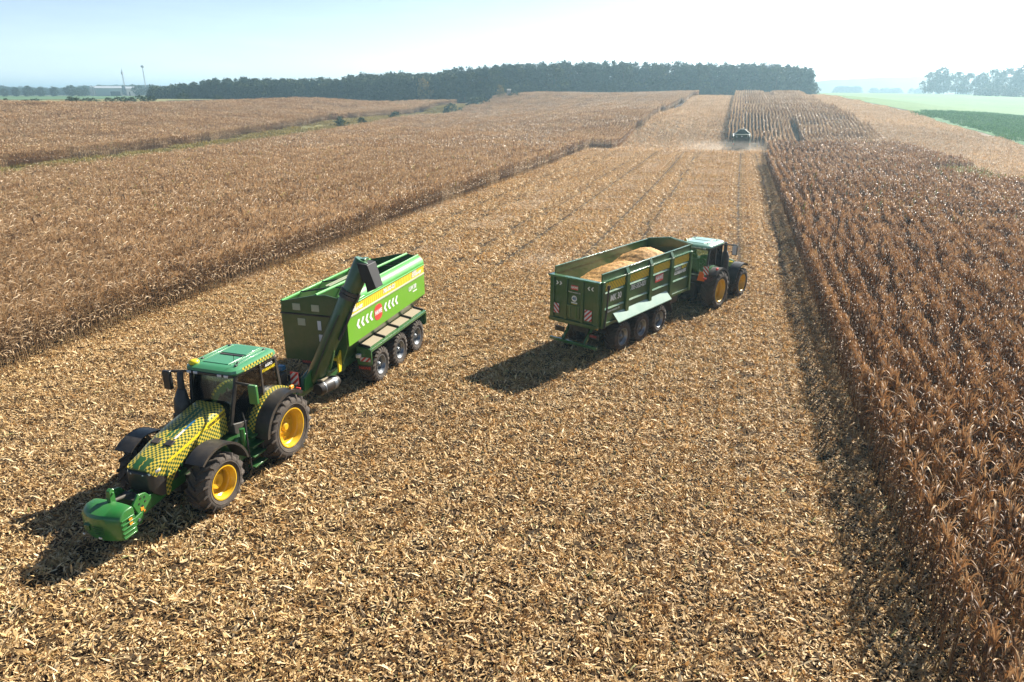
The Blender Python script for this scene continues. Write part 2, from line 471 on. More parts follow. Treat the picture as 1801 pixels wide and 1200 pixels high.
def soil_mat(name, stops, scale, bump=.4, stripe=None, fine=9.0, big=.04):
    m, nt, out = nodes_of(name)
    ge = N(nt, "ShaderNodeNewGeometry")
    p = N(nt, "ShaderNodeBsdfPrincipled"); p.inputs['Roughness'].default_value = .92
    p.inputs['Specular IOR Level'].default_value = .15
    a = noise(nt, scale, 8, .68, ge.outputs['Position'])
    b = noise(nt, fine, 4, .7, ge.outputs['Position'])
    g = noise(nt, big, 4, .55, ge.outputs['Position'])
    f = mth(nt, 'ADD', mth(nt, 'MULTIPLY', a, .45), mth(nt, 'MULTIPLY', b, .55))
    f = mth(nt, 'ADD', f, mth(nt, 'MULTIPLY', mth(nt, 'SUBTRACT', g, .5), .35))
    if stripe:
        # lanes pressed by wheels and rows of cut stalks, running with the rows
        mp = N(nt, "ShaderNodeMapping"); mp.inputs['Scale'].default_value = (stripe[0], .012, .0)
        mp.inputs['Rotation'].default_value = (0, 0, stripe[2] if len(stripe) > 2 else 0)
        nt.links.new(ge.outputs['Position'], mp.inputs[0])
        s = noise(nt, 1.0, 3, .6, mp.outputs[0])
        f = mth(nt, 'ADD', f, mth(nt, 'MULTIPLY', mth(nt, 'SUBTRACT', s, .5), stripe[1]))
    c = ramp(nt, f, stops)
    nt.links.new(c, p.inputs['Base Color'])
    bn = N(nt, "ShaderNodeBump", i_Strength=bump, i_Distance=.08)
    nt.links.new(f, bn.inputs['Height']); nt.links.new(bn.outputs[0], p.inputs['Normal'])
    nt.links.new(p.outputs[0], out.inputs[0])
    return m
M['soil'] = soil_mat('field_soil', [(.3, (.025, .015, .009)), (.5, (.05, .032, .018)), (.7, (.10, .066, .036))], .9)
M['stub'] = soil_mat('stubble_ground', [(.28, (.018, .012, .007)), (.48, (.045, .029, .015)), (.66, (.10, .066, .034))], 1.4, .5, (.9, .3))
M['track'] = soil_mat('dusty_stubble_strip', [(.28, (.10, .075, .05)), (.5, (.24, .185, .13)), (.7, (.38, .31, .23))], 1.0, .4, (.55, .55, -.13))
M['beet'] = soil_mat('beet_leaf_cover', [(.3, (.03, .07, .03)), (.5, (.055, .15, .05)), (.68, (.11, .25, .07))], 1.3, .8, None, 5.0, .05)
M['meadow'] = soil_mat('pale_meadow_grass', [(.3, (.07, .15, .05)), (.5, (.11, .20, .07)), (.7, (.17, .24, .10))], .15, .2, None, 1.2, .012)
M['farfield'] = soil_mat('far_green_field', [(.3, (.05, .11, .04)), (.5, (.08, .15, .055)), (.7, (.13, .19, .08))], .1, .2, None, 1.0, .008)
M['plain'] = soil_mat('far_farmland', [(.3, (.10, .13, .05)), (.5, (.18, .19, .09)), (.7, (.28, .26, .14))], .02, .1, None, .3, .003)
M['bank'] = soil_mat('rough_grass_bank', [(.3, (.09, .09, .035)), (.5, (.17, .155, .06)), (.7, (.28, .23, .10))], .8, .8, None, 6.0, .1)

def np_mesh(name, V, F, mat, smooth=True):
    me = bpy.data.meshes.new(name)
    me.from_pydata(V.tolist() if hasattr(V, 'tolist') else V, [], F.tolist() if hasattr(F, 'tolist') else F)
    me.materials.append(mat)
    if smooth: me.polygons.foreach_set('use_smooth', [True] * len(me.polygons))
    return me
def grid_faces(nr, nc, wrap=False):
    i = np.arange(nr - 1)[:, None]; j = np.arange(nc if wrap else nc - 1)[None]
    j2 = (j + 1) % nc
    return np.stack([i * nc + j + 0 * j2, i * nc + j2, (i + 1) * nc + j2, (i + 1) * nc + j + 0 * j2], -1).reshape(-1, 4)
# base ground: polar sheet round the viewpoint out to the horizon, two materials (field soil near, farmland far)
rad = np.concatenate([[0.0], np.geomspace(2.5, 5200, 250)])
ang = np.linspace(0, 2 * np.pi, 241)[:-1]
RR, AA = np.meshgrid(rad, ang, indexing='ij')
GX, GY = RR * np.sin(AA), RR * np.cos(AA)
GZ = terr(GX, GY) - .06
gf = grid_faces(len(rad), len(ang), True)
ground_me = np_mesh('ground', np.c_[GX.ravel(), GY.ravel(), GZ.ravel()], gf, M['soil'])
ground_me.materials.append(M['plain'])
cxy = np.c_[GX.ravel(), GY.ravel()][gf].mean(1)
ground_me.polygons.foreach_set('material_index', ((np.hypot(cxy[:, 0], cxy[:, 1]) > 345) | (cxy[:, 0] < -205)).astype(int).tolist())
tag(link_mesh('ground', ground_me), kind='structure', label='brown field soil running out to pale far farmland', cat='ground')

def field(name, rows, mat, label, nx, ny, lift=.0, cat='field'):
    """ground sheet between two polylines: rows of (left x, left y, right x, right y)"""
    rows = np.array(rows, float)
    t = np.linspace(0, len(rows) - 1, ny)
    L = np.stack([np.interp(t, range(len(rows)), rows[:, k]) for k in range(4)], -1)
    s = np.linspace(0, 1, nx)[None]
    X = L[:, 0:1] * (1 - s) + L[:, 2:3] * s; Y = L[:, 1:2] * (1 - s) + L[:, 3:4] * s
    Z = terr(X, Y) + lift
    o = link_mesh(name, np_mesh(name, np.c_[X.ravel(), Y.ravel(), Z.ravel()], grid_faces(ny, nx), mat))
    tag(o, label, cat, kind='structure')
    return o
field('stubble_field', [(-26.1, -12, 4.5, -12), (-26.1, 60, 4.5, 60), (-26.6, 132, 4.6, 143), (-27.5, 141, 4.6, 144), (-22.6, 145, 4.8, 145.5), (-22.4, 150, 4.8, 150), (-22.2, 159, 4.8, 159), (-22.1, 161, -3.1, 161), (-18.9, 250, -3.6, 250), (-16.4, 336, -3.6, 336)],
      M['stub'], 'harvested maize stubble strewn with straw between the standing maize', 22, 150)
field('stubble_strip', [(28.5, 80, 72, 90), (29.5, 118, 64, 118), (29.3, 150, 55.5, 166), (27, 190, 50, 192), (24.5, 231, 48.3, 244), (23, 285, 41, 290), (21, 336, 33, 340)],
      M['track'], 'pale dusty stubble strip with wheel tracks beside the green fields', 12, 90)
field('beet_field', [(64, 118, 190, 118), (55.5, 166, 150, 190), (50, 194, 130, 240), (48.3, 247, 112, 322)],
      M['beet'], 'dark green leafy beet field on the right', 30, 60, .02)
field('meadow', [(50, 247, 113, 322), (41.5, 290, 230, 480), (33.5, 338, 420, 760), (40, 420, 420, 900), (30, 690, 400, 1000)],
      M['meadow'], 'pale hazy green meadow behind the beet field', 40, 60, .0)
field('green_field', [(-245, 260, -500, 170), (-300, 330, -620, 260), (-400, 460, -760, 420), (-520, 600, -900, 500)],
      M['farfield'], 'green field below the sheds on the left skyline', 30, 40, .05)

# ditch bank between the two left maize blocks
DITCH = np.array([(-90, 30), (-93.5, 71), (-98, 100), (-103, 130), (-112, 190), (-118, 240), (-117, 287), (-112, 312)], float)
def ditch_x(y): return np.interp(y, DITCH[:, 1], DITCH[:, 0])
field('grass_bank', [(x - 5.2, y, x + float(np.interp(y, [60, 180, 290, 320], [13.5, 12, 8, 5.5])), y) for x, y in DITCH], M['bank'], 'rough grass bank along the ditch through the maize', 6, 110, .03)

# far hazy hills on the right skyline
def ridge(name, label, pts, depth, mat):
    pts = np.array(pts, float)            # x, y, height
    t = np.linspace(0, len(pts) - 1, 60)
    P = np.stack([np.interp(t, range(len(pts)), pts[:, k]) for k in range(3)], -1)
    P[:, 2] += np.interp(np.arange(60), np.arange(60), rng.normal(0, .7, 60))
    d = P[:, :2] / np.linalg.norm(P[:, :2], axis=1)[:, None]
    rows = []
    for k, h in ((-1, 0), (-.6, .45), (-.2, .9), (0, 1), (.4, .8), (1, 0)):
        q = P[:, :2] + d * depth * k
        rows.append(np.c_[q, 6 + (P[:, 2] - 6) * h])
    V = np.concatenate(rows)
    tag(link_mesh(name, np_mesh(name, V, grid_faces(6, 60), mat)), label, 'hill', kind='structure')
ridge('far_hill', 'pale wooded ridge fading into haze on the right skyline', [(-60, 1400, 14), (80, 1400, 28), (215, 1390, 37), (377, 1350, 36), (560, 1280, 35), (750, 1190, 30), (1020, 1020, 20)], 160, M['broad'])

# air: one closed box of thin even haze round everything
def haze():
    m, nt, out = nodes_of('haze_air')
    v = N(nt, "ShaderNodeVolumePrincipled")
    v.inputs['Color'].default_value = (.54, .84, 1.0, 1)
    v.inputs['Density'].default_value = HAZE_DENSITY
    v.inputs['Anisotropy'].default_value = .46
    nt.links.new(v.outputs[0], out.inputs['Volume'])
    b = MB(); b.box((0, 0, 25), (11600, 11600, 58))
    o = b.build('haze', m, smooth=0)
    tag(o, 'thin pale haze filling the air over the fields', 'haze', kind='stuff')
HAZE_DENSITY = .00048
haze()
# ------------------------------------------------------------------ scattering of plant matter (geometry nodes on points)
def scatter(name, P, rots, scl, idx, sources, label, cat):
    me = bpy.data.meshes.new(name)
    me.from_pydata([tuple(p) for p in P], [], [])
    a = me.attributes.new('rot', 'FLOAT_VECTOR', 'POINT'); a.data.foreach_set('vector', np.asarray(rots, float).ravel())
    a = me.attributes.new('scl', 'FLOAT_VECTOR', 'POINT'); a.data.foreach_set('vector', np.asarray(scl, float).ravel())
    a = me.attributes.new('idx', 'INT', 'POINT'); a.data.foreach_set('value', np.asarray(idx, int))
    o = link_mesh(name, me)
    c = bpy.data.collections.new(name + '_kinds')
    for k, sm in enumerate(sources):
        so = bpy.data.objects.new('%s_kind_%03d' % (name, k), sm); c.objects.link(so)
    ng = bpy.data.node_groups.new(name + '_nodes', 'GeometryNodeTree')
    ng.interface.new_socket('Geometry', in_out='INPUT', socket_type='NodeSocketGeometry')
    ng.interface.new_socket('Geometry', in_out='OUTPUT', socket_type='NodeSocketGeometry')
    gi = ng.nodes.new('NodeGroupInput'); go = ng.nodes.new('NodeGroupOutput')
    ip = ng.nodes.new('GeometryNodeInstanceOnPoints')
    ci = ng.nodes.new('GeometryNodeCollectionInfo')
    ci.inputs['Collection'].default_value = c
    ci.inputs['Separate Children'].default_value = True
    ci.inputs['Reset Children'].default_value = True
    ip.inputs['Pick Instance'].default_value = True
    L = ng.links.new
    L(gi.outputs[0], ip.inputs['Points']); L(ci.outputs[0], ip.inputs['Instance'])
    for nm, ty, sk in (('rot', 'FLOAT_VECTOR', 'Rotation'), ('scl', 'FLOAT_VECTOR', 'Scale'), ('idx', 'INT', 'Instance Index')):
        na = ng.nodes.new('GeometryNodeInputNamedAttribute'); na.data_type = ty
        na.inputs['Name'].default_value = nm
        src = [s for s in na.outputs if s.enabled and s.name == 'Attribute'][0]
        if sk == 'Rotation':
            er = ng.nodes.new('FunctionNodeEulerToRotation')
            L(src, er.inputs[0]); src = er.outputs[0]
        L(src, ip.inputs[sk])
    L(ip.outputs[0], go.inputs[0])
    md = o.modifiers.new('scatter', 'NODES'); md.node_group = ng
    tag(o, label, cat, kind='stuff')
    return o

def slope_rot(P, rz):
    e = 1.5
    zx = (terr(P[:, 0] + e, P[:, 1]) - terr(P[:, 0] - e, P[:, 1])) / (2 * e)
    zy = (terr(P[:, 0], P[:, 1] + e) - terr(P[:, 0], P[:, 1] - e)) / (2 * e)
    out = []
    for a, b, r in zip(zx, zy, rz):
        n = Vector((-a, -b, 1)).normalized()
        q = Vector((0, 0, 1)).rotation_difference(n).to_matrix() @ Matrix.Rotation(r, 3, 'Z')
        e3 = q.to_euler(); out.append((e3.x, e3.y, e3.z))
    return np.array(out)

class PB:
    """plant-matter buffer: quads with a colour value t per vertex"""
    def __init__(s): s.v, s.f, s.t = [], [], []
    def strip(s, rows, t):
        b = len(s.v); n = len(rows[0])
        for r in rows:
            s.v.extend(r); s.t.extend([t] * n)
        for i in range(len(rows) - 1):
            for k in range(n - 1):
                s.f.append((b + i * n + k, b + i * n + k + 1, b + (i + 1) * n + k + 1, b + (i + 1) * n + k))
    def stick(s, p0, p1, r0, r1, t, n=3):
        b = len(s.v)
        d = np.array(p1) - np.array(p0); d = d / (np.linalg.norm(d) + 1e-9)
        a = np.cross(d, (0, 0, 1) if abs(d[2]) < .9 else (1, 0, 0)); a /= np.linalg.norm(a); c = np.cross(d, a)
        for p, r in ((p0, r0), (p1, r1)):
            for k in range(n):
                q = 2 * math.pi * k / n
                s.v.append(tuple(np.array(p) + a * r * math.cos(q) + c * r * math.sin(q))); s.t.append(t)
        for k in range(n):
            k2 = (k + 1) % n
            s.f.append((b + k, b + k2, b + n + k2, b + n + k))
    def mesh(s, name, mat):
        me = bpy.data.meshes.new(name)
        me.from_pydata([tuple(map(float, p)) for p in s.v], [], s.f)
        me.materials.append(mat)
        a = me.attributes.new('t', 'FLOAT', 'POINT'); a.data.foreach_set('value', np.array(s.t, float))
        me.polygons.foreach_set('use_smooth', [True] * len(me.polygons))
        return me

# --- chopped straw and stubs
def litter_patch(r, size, n, lmin, lmax, wmin, wmax, rows=0, hump=.11, furrow=None):
    b = PB()
    blobs = r.uniform(-size / 2, size / 2, (int(size * size * 1.2) + 3, 2)); bh = r.uniform(0, hump, len(blobs))
    for i in range(n):
        x, y = r.uniform(-size / 2 - .1, size / 2 + .1, 2)
        if furrow is not None and abs(x - furrow) < r.uniform(.04, .27): continue
        L = min(lmax, lmin * math.exp(abs(r.normal(0, .75)))); w = r.uniform(wmin, wmax) * (.6 + .4 * L / lmax)
        az = r.uniform(0, 2 * math.pi); el = r.normal(.18, .42)
        d2 = ((blobs - (x, y)) ** 2).sum(1); z = .012 + float((bh * np.exp(-d2 / .06)).sum()) + r.uniform(0, .03)
        roll = r.normal(0, .55)
        d = np.array((math.cos(az) * math.cos(el), math.sin(az) * math.cos(el), math.sin(el)))
        s = np.array((-math.sin(az), math.cos(az), 0)); u = np.cross(d, s)
        wv = s * math.cos(roll) + u * math.sin(roll); nv = np.cross(d, wv)
        c = np.array((x, y, max(z, .01 + abs(math.sin(el)) * L * .45)))
        t = float(np.clip(r.beta(1.9, 1.45), .0, 1.0))
        if r.random() < .012: t = 1.5
        if r.random() < .16:
            b.stick(c - d * L * .6, c + d * L * .6, .008, .007, t, 3)
        else:
            bend = r.normal(0, .3) * L; q0 = r.normal(0, .35); rowsv = []
            for k, ww in ((-.5, .25), (-.18, .95), (.16, 1.0), (.5, .12)):
                p = c + d * L * k + nv * bend * (.25 - k * k) + wv * bend * .5 * (.25 - k * k)
                wq = wv * math.cos(q0 * k * 3) + nv * math.sin(q0 * k * 3)
                rowsv.append([tuple(p - wq * w * ww / 2), tuple(p + wq * w * ww / 2)])
            b.strip(rowsv, t)
    if rows:
        for k in range(rows):
            x = (k + .5) * .75 - rows * .75 / 2
            y = -size / 2
            while y < size / 2:
                h = r.uniform(.06, .2); lx, ly = r.normal(0, .05, 2)
                b.stick((x + r.normal(0, .03), y, -.02), (x + lx, y + ly, h), .013, .011, float(r.uniform(.25, .8)), 4)
                y += r.uniform(.14, .3)
    return b
r0 = np.random.default_rng(11)
LN = [litter_patch(r0, 1.5, 820, .06, .34, .024, .066, 2).mesh('litter_near', M['litter']) for _ in range(7)]
LM = [litter_patch(r0, 3.0, 1700, .10, .42, .03, .085, 4, .13).mesh('litter_mid', M['litter_pale' if k_ % 2 else 'litter']) for k_ in range(5)]
LM += [litter_patch(r0, 3.0, 1700, .10, .42, .03, .085, 0, .13, .3).mesh('litter_mid', M['litter']) for _ in range(3)]
LF = [litter_patch(r0, 6.0, 1500, .25, .7, .06, .14, 8, .12).mesh('litter_far', M['litter_pale']) for _ in range(4)]
def stub_left(y): return np.interp(y, [-12, 60, 132, 141, 145, 150, 250, 336], [-26.1, -26.1, -26.6, -27.5, -22.6, -22.4, -18.9, -16.4])
def stub_right(y): return np.interp(y, [-12, 143, 145.5, 146, 250, 336], [4.5, 4.6, 4.8, -3.1, -3.6, -3.6])
def lay(x0, x1, y0, y1, step, jit, sel):
    X, Y = np.meshgrid(np.arange(x0, x1, step), np.arange(y0, y1, step))
    X = X.ravel(); Y = Y.ravel()
    if jit: X = X + rng.uniform(-jit, jit, len(X)); Y = Y + rng.uniform(-jit, jit, len(Y))
    k = sel(X, Y); X, Y = X[k], Y[k]
    P = np.c_[X, Y, terr(X, Y)]
    return P[in_view(P)]
pts, rots, scl, idx = [], [], [], []
def put(P, n0, n1, rz, zs=1.0, sxy=1.0):
    if not len(P): return
    pts.append(P); rots.append(slope_rot(P, rz)); s = np.ones((len(P), 3)); s[:, :2] *= sxy; s[:, 2] = zs; scl.append(s)
    idx.append(rng.integers(n0, n1, len(P)))
dist = lambda X, Y: np.hypot(X, Y)
P = lay(-27.5, 6.5, -3, 46, 1.25, .08, lambda X, Y: dist(X, Y) < 44)
put(P, 0, 7, rng.integers(0, 2, len(P)) * math.pi + rng.normal(0, .04, len(P)))
P = lay(-29, 7, 10, 150, 2.5, .15, lambda X, Y: (dist(X, Y) >= 43) & (X > stub_left(Y) - 1) & (X < stub_right(Y) + 1.5))
colx = np.round((P[:, 0] + 29) / 2.5).astype(int)
fur = np.isin(colx, [2, 3, 5, 6, 8, 9, 12, 13])
put(P[~fur], 7, 12, rng.integers(0, 2, (~fur).sum()) * math.pi)
P = P[fur]; P[:, 0] = -29 + 2.5 * np.round((P[:, 0] + 29) / 2.5) + .35 * np.sin(P[:, 0].round() * 3.7 + 1.1)
P[:, 0] += .12 * np.sin(P[:, 1] * .05 + P[:, 0])
put(P, 12, 15, np.zeros(len(P)))
P = lay(-26, 6, 141, 340, 5.2, .3, lambda X, Y: (X > stub_left(Y) - 1.5) & (X < np.where(Y < 159.5, 6.0, stub_right(Y) + 2.0)))
put(P, 15, 19, rng.integers(0, 2, len(P)) * math.pi)
P = lay(18, 84, 84, 336, 4.2, .5, lambda X, Y: (X > np.interp(Y, [80, 118, 150, 190, 231, 285, 336], [29, 29.5, 29.3, 27, 24.5, 23, 21]) + 1) & (X < np.interp(Y, [90, 118, 166, 192, 244, 290, 338], [72, 64, 55.5, 50, 48.3, 41, 33]) - 1))
put(P, 15, 19, rng.integers(0, 2, len(P)) * math.pi, .7, .8)
scatter('straw_litter', np.concatenate(pts), np.concatenate(rots), np.concatenate(scl), np.concatenate(idx), LN + LM + LF,
        'chopped maize straw and cut stubs strewn over the harvested ground', 'straw litter')

# --- maize plants
WIND = np.array((-.34, -.10, 0))
LAT = .24
def leaf(b, r, base, az, L, w, el0, droop, seg, t, mid, wind=1.0):
    p = np.array(base, float); rows = []
    tw = r.normal(0, .5); dtw = r.normal(0, .6)
    for k in range(seg + 1):
        f = k / seg
        el = el0 - droop * f ** 1.25
        a = az + dtw * .35 * f
        d = np.array((LAT * math.cos(a) * math.cos(el), math.sin(a) * math.cos(el), math.sin(el))) + WIND * (f * wind)
        d /= np.linalg.norm(d)
        s = np.cross(d, (0, 0, 1.0)); s = s / (np.linalg.norm(s) + 1e-6); u = np.cross(s, d)
        q = tw + dtw * f
        wv = s * math.cos(q) + u * math.sin(q)
        ww = w * (.5 + 1.1 * f if f < .35 else max(.04, (1 - f) / .65 * .9 + .04)) / 2
        if mid: rows.append([tuple(p - wv * ww), tuple(p - np.cross(wv, d) * ww * .55), tuple(p + wv * ww)])
        else: rows.append([tuple(p - wv * ww), tuple(p + wv * ww)])
        p = p + d * (L / seg)
    b.strip(rows, t)
def maize(b, r, x, y, lod, H=None, parts=None, green=0.0):
    """one dry maize plant; parts = (stalk, leaves, tassel, cob) buffers when each is to be a mesh of its own"""
    st, lv, ts, cb = parts or (b, b, b, b)
    H = (H or r.normal(2.25, .14))
    az0 = math.pi / 2 + r.normal(0, .55)
    lean = r.normal(0, (.018, .05), 2) + WIND[:2] * .10
    top = np.array((x + lean[0] * H, y + lean[1] * H, H * .9))
    gr = r.random() < green
    if lod == 0:
        mid_ = np.array((x, y, 0)) * .5 + top * .5 + np.array((*r.normal(0, .015, 2), 0))
        st.stick((x, y, -.03), tuple(mid_), .014, .012, .62 + r.normal(0, .1), 4); st.stick(tuple(mid_), tuple(top), .012, .006, .6, 4)
    elif lod == 1: st.stick((x, y, -.03), tuple(top), .017, .008, .62 + r.normal(0, .12), 3)
    else: st.strip([[(x - .015, y, 0), (x + .015, y, 0)], [(top[0] - .01, top[1], top[2]), (top[0] + .01, top[1], top[2])]], .45)
    n = (11, 9, 7)[lod]
    for i in range(n):
        f = (i + .5) / n
        base = np.array((x, y, 0)) * (1 - f * .95) + top * (f * .95) ; base[2] = H * (.34 + .56 * f)
        az = az0 + (i % 2) * math.pi + r.normal(0, .5)
        low = f < .5
        L = (.42 if low else .74) * r.uniform(.7, 1.2) * (1.0, 1.05, 1.15)[lod]
        w = r.uniform(.032, .062) * (1.0, 1.35, 2.1)[lod]
        el0 = r.uniform(.0, .7) if low else r.uniform(.6, 1.3)
        droop = r.uniform(1.5, 2.3) if low else r.uniform(1.5, 2.9)
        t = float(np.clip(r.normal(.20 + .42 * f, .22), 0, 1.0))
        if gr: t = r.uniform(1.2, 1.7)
        leaf(lv, r, base, az, L, w, el0, droop, (6, 4, 2)[lod], t, lod == 0, .25 if low else 1.3)
    for k in range((6, 3, 2)[lod]):
        a = r.uniform(0, 2 * math.pi); s = r.uniform(.05, .16) if k else .02
        d = np.array((math.cos(a) * s, math.sin(a) * s, r.uniform(.16, .3))) + WIND * .25
        q = top + d
        w = (.012, .02, .035)[lod]
        ts.strip([[tuple(top + (-w / 2, 0, -.05)), tuple(top + (w / 2, 0, -.05))], [tuple(q - (w / 2, 0, 0)), tuple(q + (w / 2, 0, 0))]], float(r.uniform(.6, 1.0)))
    if lod < 2 and r.random() < .85:
        a = az0 + math.pi / 2 + r.normal(0, .5); z = H * r.uniform(.38, .5)
        d = np.array((math.cos(a) * .75, math.sin(a) * .75, -.5)); c0 = np.array((x, y, z)); t = float(r.uniform(.6, 1.0))
        cb.stick(tuple(c0), tuple(c0 + d * .12), .012, .03, t, 5 if lod == 0 else 3); cb.stick(tuple(c0 + d * .12), tuple(c0 + d * .28), .03, .006, t, 5 if lod == 0 else 3)
def maize_patch(r, rows, length, lod, green=0.0, gap=.17, H=2.15):
    b = PB()
    for k in range(rows):
        x = (k + .5) * .75 - rows * .75 / 2
        y = -length / 2 + r.uniform(0, gap)
        while y < length / 2:
            maize(b, r, x + r.normal(0, .025), y, lod, r.normal(H, .13), None, green)
            y += gap * r.uniform(.75, 1.3)
    return b
r1 = np.random.default_rng(23)
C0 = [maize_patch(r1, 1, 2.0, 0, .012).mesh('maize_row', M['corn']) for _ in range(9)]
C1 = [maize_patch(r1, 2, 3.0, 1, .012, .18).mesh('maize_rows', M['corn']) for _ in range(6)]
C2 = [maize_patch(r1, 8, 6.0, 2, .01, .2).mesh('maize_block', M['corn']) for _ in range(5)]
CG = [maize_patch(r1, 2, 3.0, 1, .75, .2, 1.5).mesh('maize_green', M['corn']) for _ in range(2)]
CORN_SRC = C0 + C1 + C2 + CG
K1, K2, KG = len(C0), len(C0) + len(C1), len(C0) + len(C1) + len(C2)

def right_edge(y): return np.interp(y, [-20, 60, 90, 106, 130, 154, 174, 196, 232, 285, 334], [36, 33, 31.5, 30, 29.8, 29.4, 28.3, 26.5, 24.5, 22.8, 21])
def corn_mask(X, Y):
    """where maize still stands"""
    rgt = (X > 4.45) & (X < right_edge(Y)) & (Y < 146) & (Y > -6)
    far = (X > stub_right(Y) + .5) & (X < right_edge(Y)) & (Y > 150.5) & (Y < 334)
    far &= ~((X < 4.7) & (Y < 159.5))
    far &= ~((np.abs(X - np.interp(Y, [150, 330], [12.6, 9.6])) < .55))
    lft = (X < -26.3) & (X > ditch_x(Y) + np.interp(Y, [60, 180, 290, 320], [13, 11.5, 7.5, 5])) & ((Y < 144) | (X < -38)) & (Y > -6) & (X < stub_left(Y) - .3)
    lf2 = (X < stub_left(Y) - .4) & (X > ditch_x(Y) + np.interp(Y, [60, 180, 290, 320], [13, 11.5, 7.5, 5])) & (Y > 145.3) & (Y < 334)
    hill = (X < ditch_x(Y) - 5.0) & (X > -200) & (Y < 320) & (Y > -6)
    crest = np.interp(X, [-200, -180, -165, -155, -135, -112], [150, 178, 232, 264, 296, 312])
    hill &= Y < crest
    return rgt | far | lft | lf2 | hill

# the 300 maize plants nearest the viewpoint, bottom right, are objects of their own
KINDS = []
for k in range(10):
    bs = [PB() for _ in range(4)]
    maize(None, r1, 0, 0, 0, None, bs, 0.0)
    KINDS.append([bq.mesh(nm, M['corn_brown_backlit']) if len(bq.v) else None for bq, nm in zip(bs, ('stalk', 'leaves', 'tassel', 'cob'))])
cand = []
for row in range(14):
    x = 4.45 + .375 + row * .75
    y = 3.0
    while y < 30:
        cand.append((x + rng.normal(0, .035), y)); y += .17 * rng.uniform(.75, 1.3)
cand = np.array(cand)
CP = np.c_[cand, np.full(len(cand), 1.4)]
vis = in_view(CP, 60, 120)
cand, CP = cand[vis], CP[vis]
order = np.argsort(np.linalg.norm(CP - [0, 0, CAM_H], axis=1))[:300]
NEAR = cand[order]
NEAR_D = float(np.linalg.norm(CP[order[-1]] - [0, 0, CAM_H]))
print('nearest plants', len(NEAR), 'out to', NEAR_D, NEAR.min(0), NEAR.max(0))
for i, (x, y) in enumerate(NEAR):
    kd = KINDS[i % 10]
    e = empty('maize_plant', (x, y, tz(x, y)), rng.choice([0, math.pi]) + rng.normal(0, .5))
    s = rng.normal(1.0, .05); e.scale = (s, s, s)
    tag(e, 'dry maize plant, its brown darkened for backlight, in the rows nearest the viewer, bottom right', 'maize plant', 'maize plants standing nearest at the right')
    for nm, me in zip(('stalk', 'leaves', 'tassel', 'cob'), kd):
        if me: link_mesh(nm, me, e)

pts, rots, scl, idx = [], [], [], []
# near: single rows of 2 m
X, Y = np.meshgrid(4.45 + .375 + np.arange(80) * .75, np.arange(-4, 62, 2.0)); Xl, Yl = np.meshgrid(-26.3 - .375 - np.arange(80) * .75, np.arange(-4, 62, 2.0))
X = np.r_[X.ravel(), Xl.ravel()]; Y = np.r_[Y.ravel(), Yl.ravel()]
P = np.c_[X, Y, terr(X, Y)]
d = np.hypot(X, Y)
k = in_view(P) & corn_mask(X, Y) & (d < 58)
P = P[k]
# leave out the rows that the individual plants fill
nearset = {}
for x, y in NEAR:
    q = int(round((x - 4.825) / .75)); nearset.setdefault(q, []).append(y)
keep = []
fill = []
for p in P:
    q = int(round((p[0] - 4.825) / .75))
    if p[0] > 0 and q in nearset:
        y0, y1 = min(nearset[q]), max(nearset[q])
        if p[1] - 1 < y1 and p[1] + 1 > y0: 
            continue
    keep.append(p)
for q, ys in nearset.items():
    # short pieces continue each individual row up to the 2 m grid
    y1 = max(ys)
    nxt = math.ceil((y1 + 1) / 2.0 + 1e-6) * 2.0
    while nxt - 1 < y1: nxt += 2.0
    g = nxt - 1 - y1
    if g > .15: fill.append((4.825 + q * .75, y1 + .1 + g / 2, g / 2.0))
P = np.array(keep)
put(P, 0, K1, rng.integers(0, 2, len(P)) * math.pi, 1.0)
scl[-1][:, 2] = rng.normal(1, .05, len(P))
if fill:
    F = np.array(fill); PF = np.c_[F[:, 0], F[:, 1], terr(F[:, 0], F[:, 1])]
    put(PF, 0, K1, np.zeros(len(PF))); scl[-1][:, 1] = F[:, 2]
# middle: two rows by 3 m
P = lay(-230.0, 70, -3, 160, 1.5, 0, lambda X, Y: ((np.round(Y / 1.5).astype(int) % 2) == 0) & (dist(X, Y) >= 56.5) & (dist(X, Y) < 118) & corn_mask(X, Y))
P[:, 0] += .12 - .30 * (P[:, 0] > 0) ; P[:, 2] = terr(P[:, 0], P[:, 1])
green = (np.hypot((P[:, 0] - 29) / 1.0, (P[:, 1] - 97) / 1.6) < 6)
put(P[~green], K1, K2, rng.integers(0, 2, (~green).sum()) * math.pi); scl[-1][:, 2] = rng.normal(1, .05, (~green).sum())
put(P[green], KG, KG + 2, rng.integers(0, 2, green.sum()) * math.pi)
# far: blocks of eight rows by 6 m
P = lay(-236.0, 64, -3, 340, 6.0, 0, lambda X, Y: (dist(X, Y) >= 115) & (corn_mask(X, Y) | corn_mask(X + 2, Y) | corn_mask(X - 2, Y)) )
# split blocks that straddle an edge into narrower ones
whole, part = [], []
for p in P:
    e = np.array([corn_mask(np.array([p[0] + dx]), np.array([p[1] + dy]))[0] for dx in (-2.6, 0, 2.6) for dy in (-2.6, 0, 2.6)])
    (whole if e.all() else part).append(p)
whole = np.array(whole)
put(whole, K2, KG, rng.integers(0, 2, len(whole)) * math.pi); scl[-1][:, 2] = rng.normal(1, .04, len(whole))
sm = []
for p in part:
    for i in range(4):
        for j in range(2):
            sm.append((p[0] - 2.25 + i * 1.5, p[1] - 1.5 + j * 3.0))
sm = np.array(sm)
sm = sm[corn_mask(sm[:, 0] - .5, sm[:, 1]) & corn_mask(sm[:, 0] + .5, sm[:, 1])]
P = np.c_[sm, terr(sm[:, 0], sm[:, 1])]; P = P[in_view(P)]
put(P, K1, K2, rng.integers(0, 2, len(P)) * math.pi)
P = np.concatenate(pts)
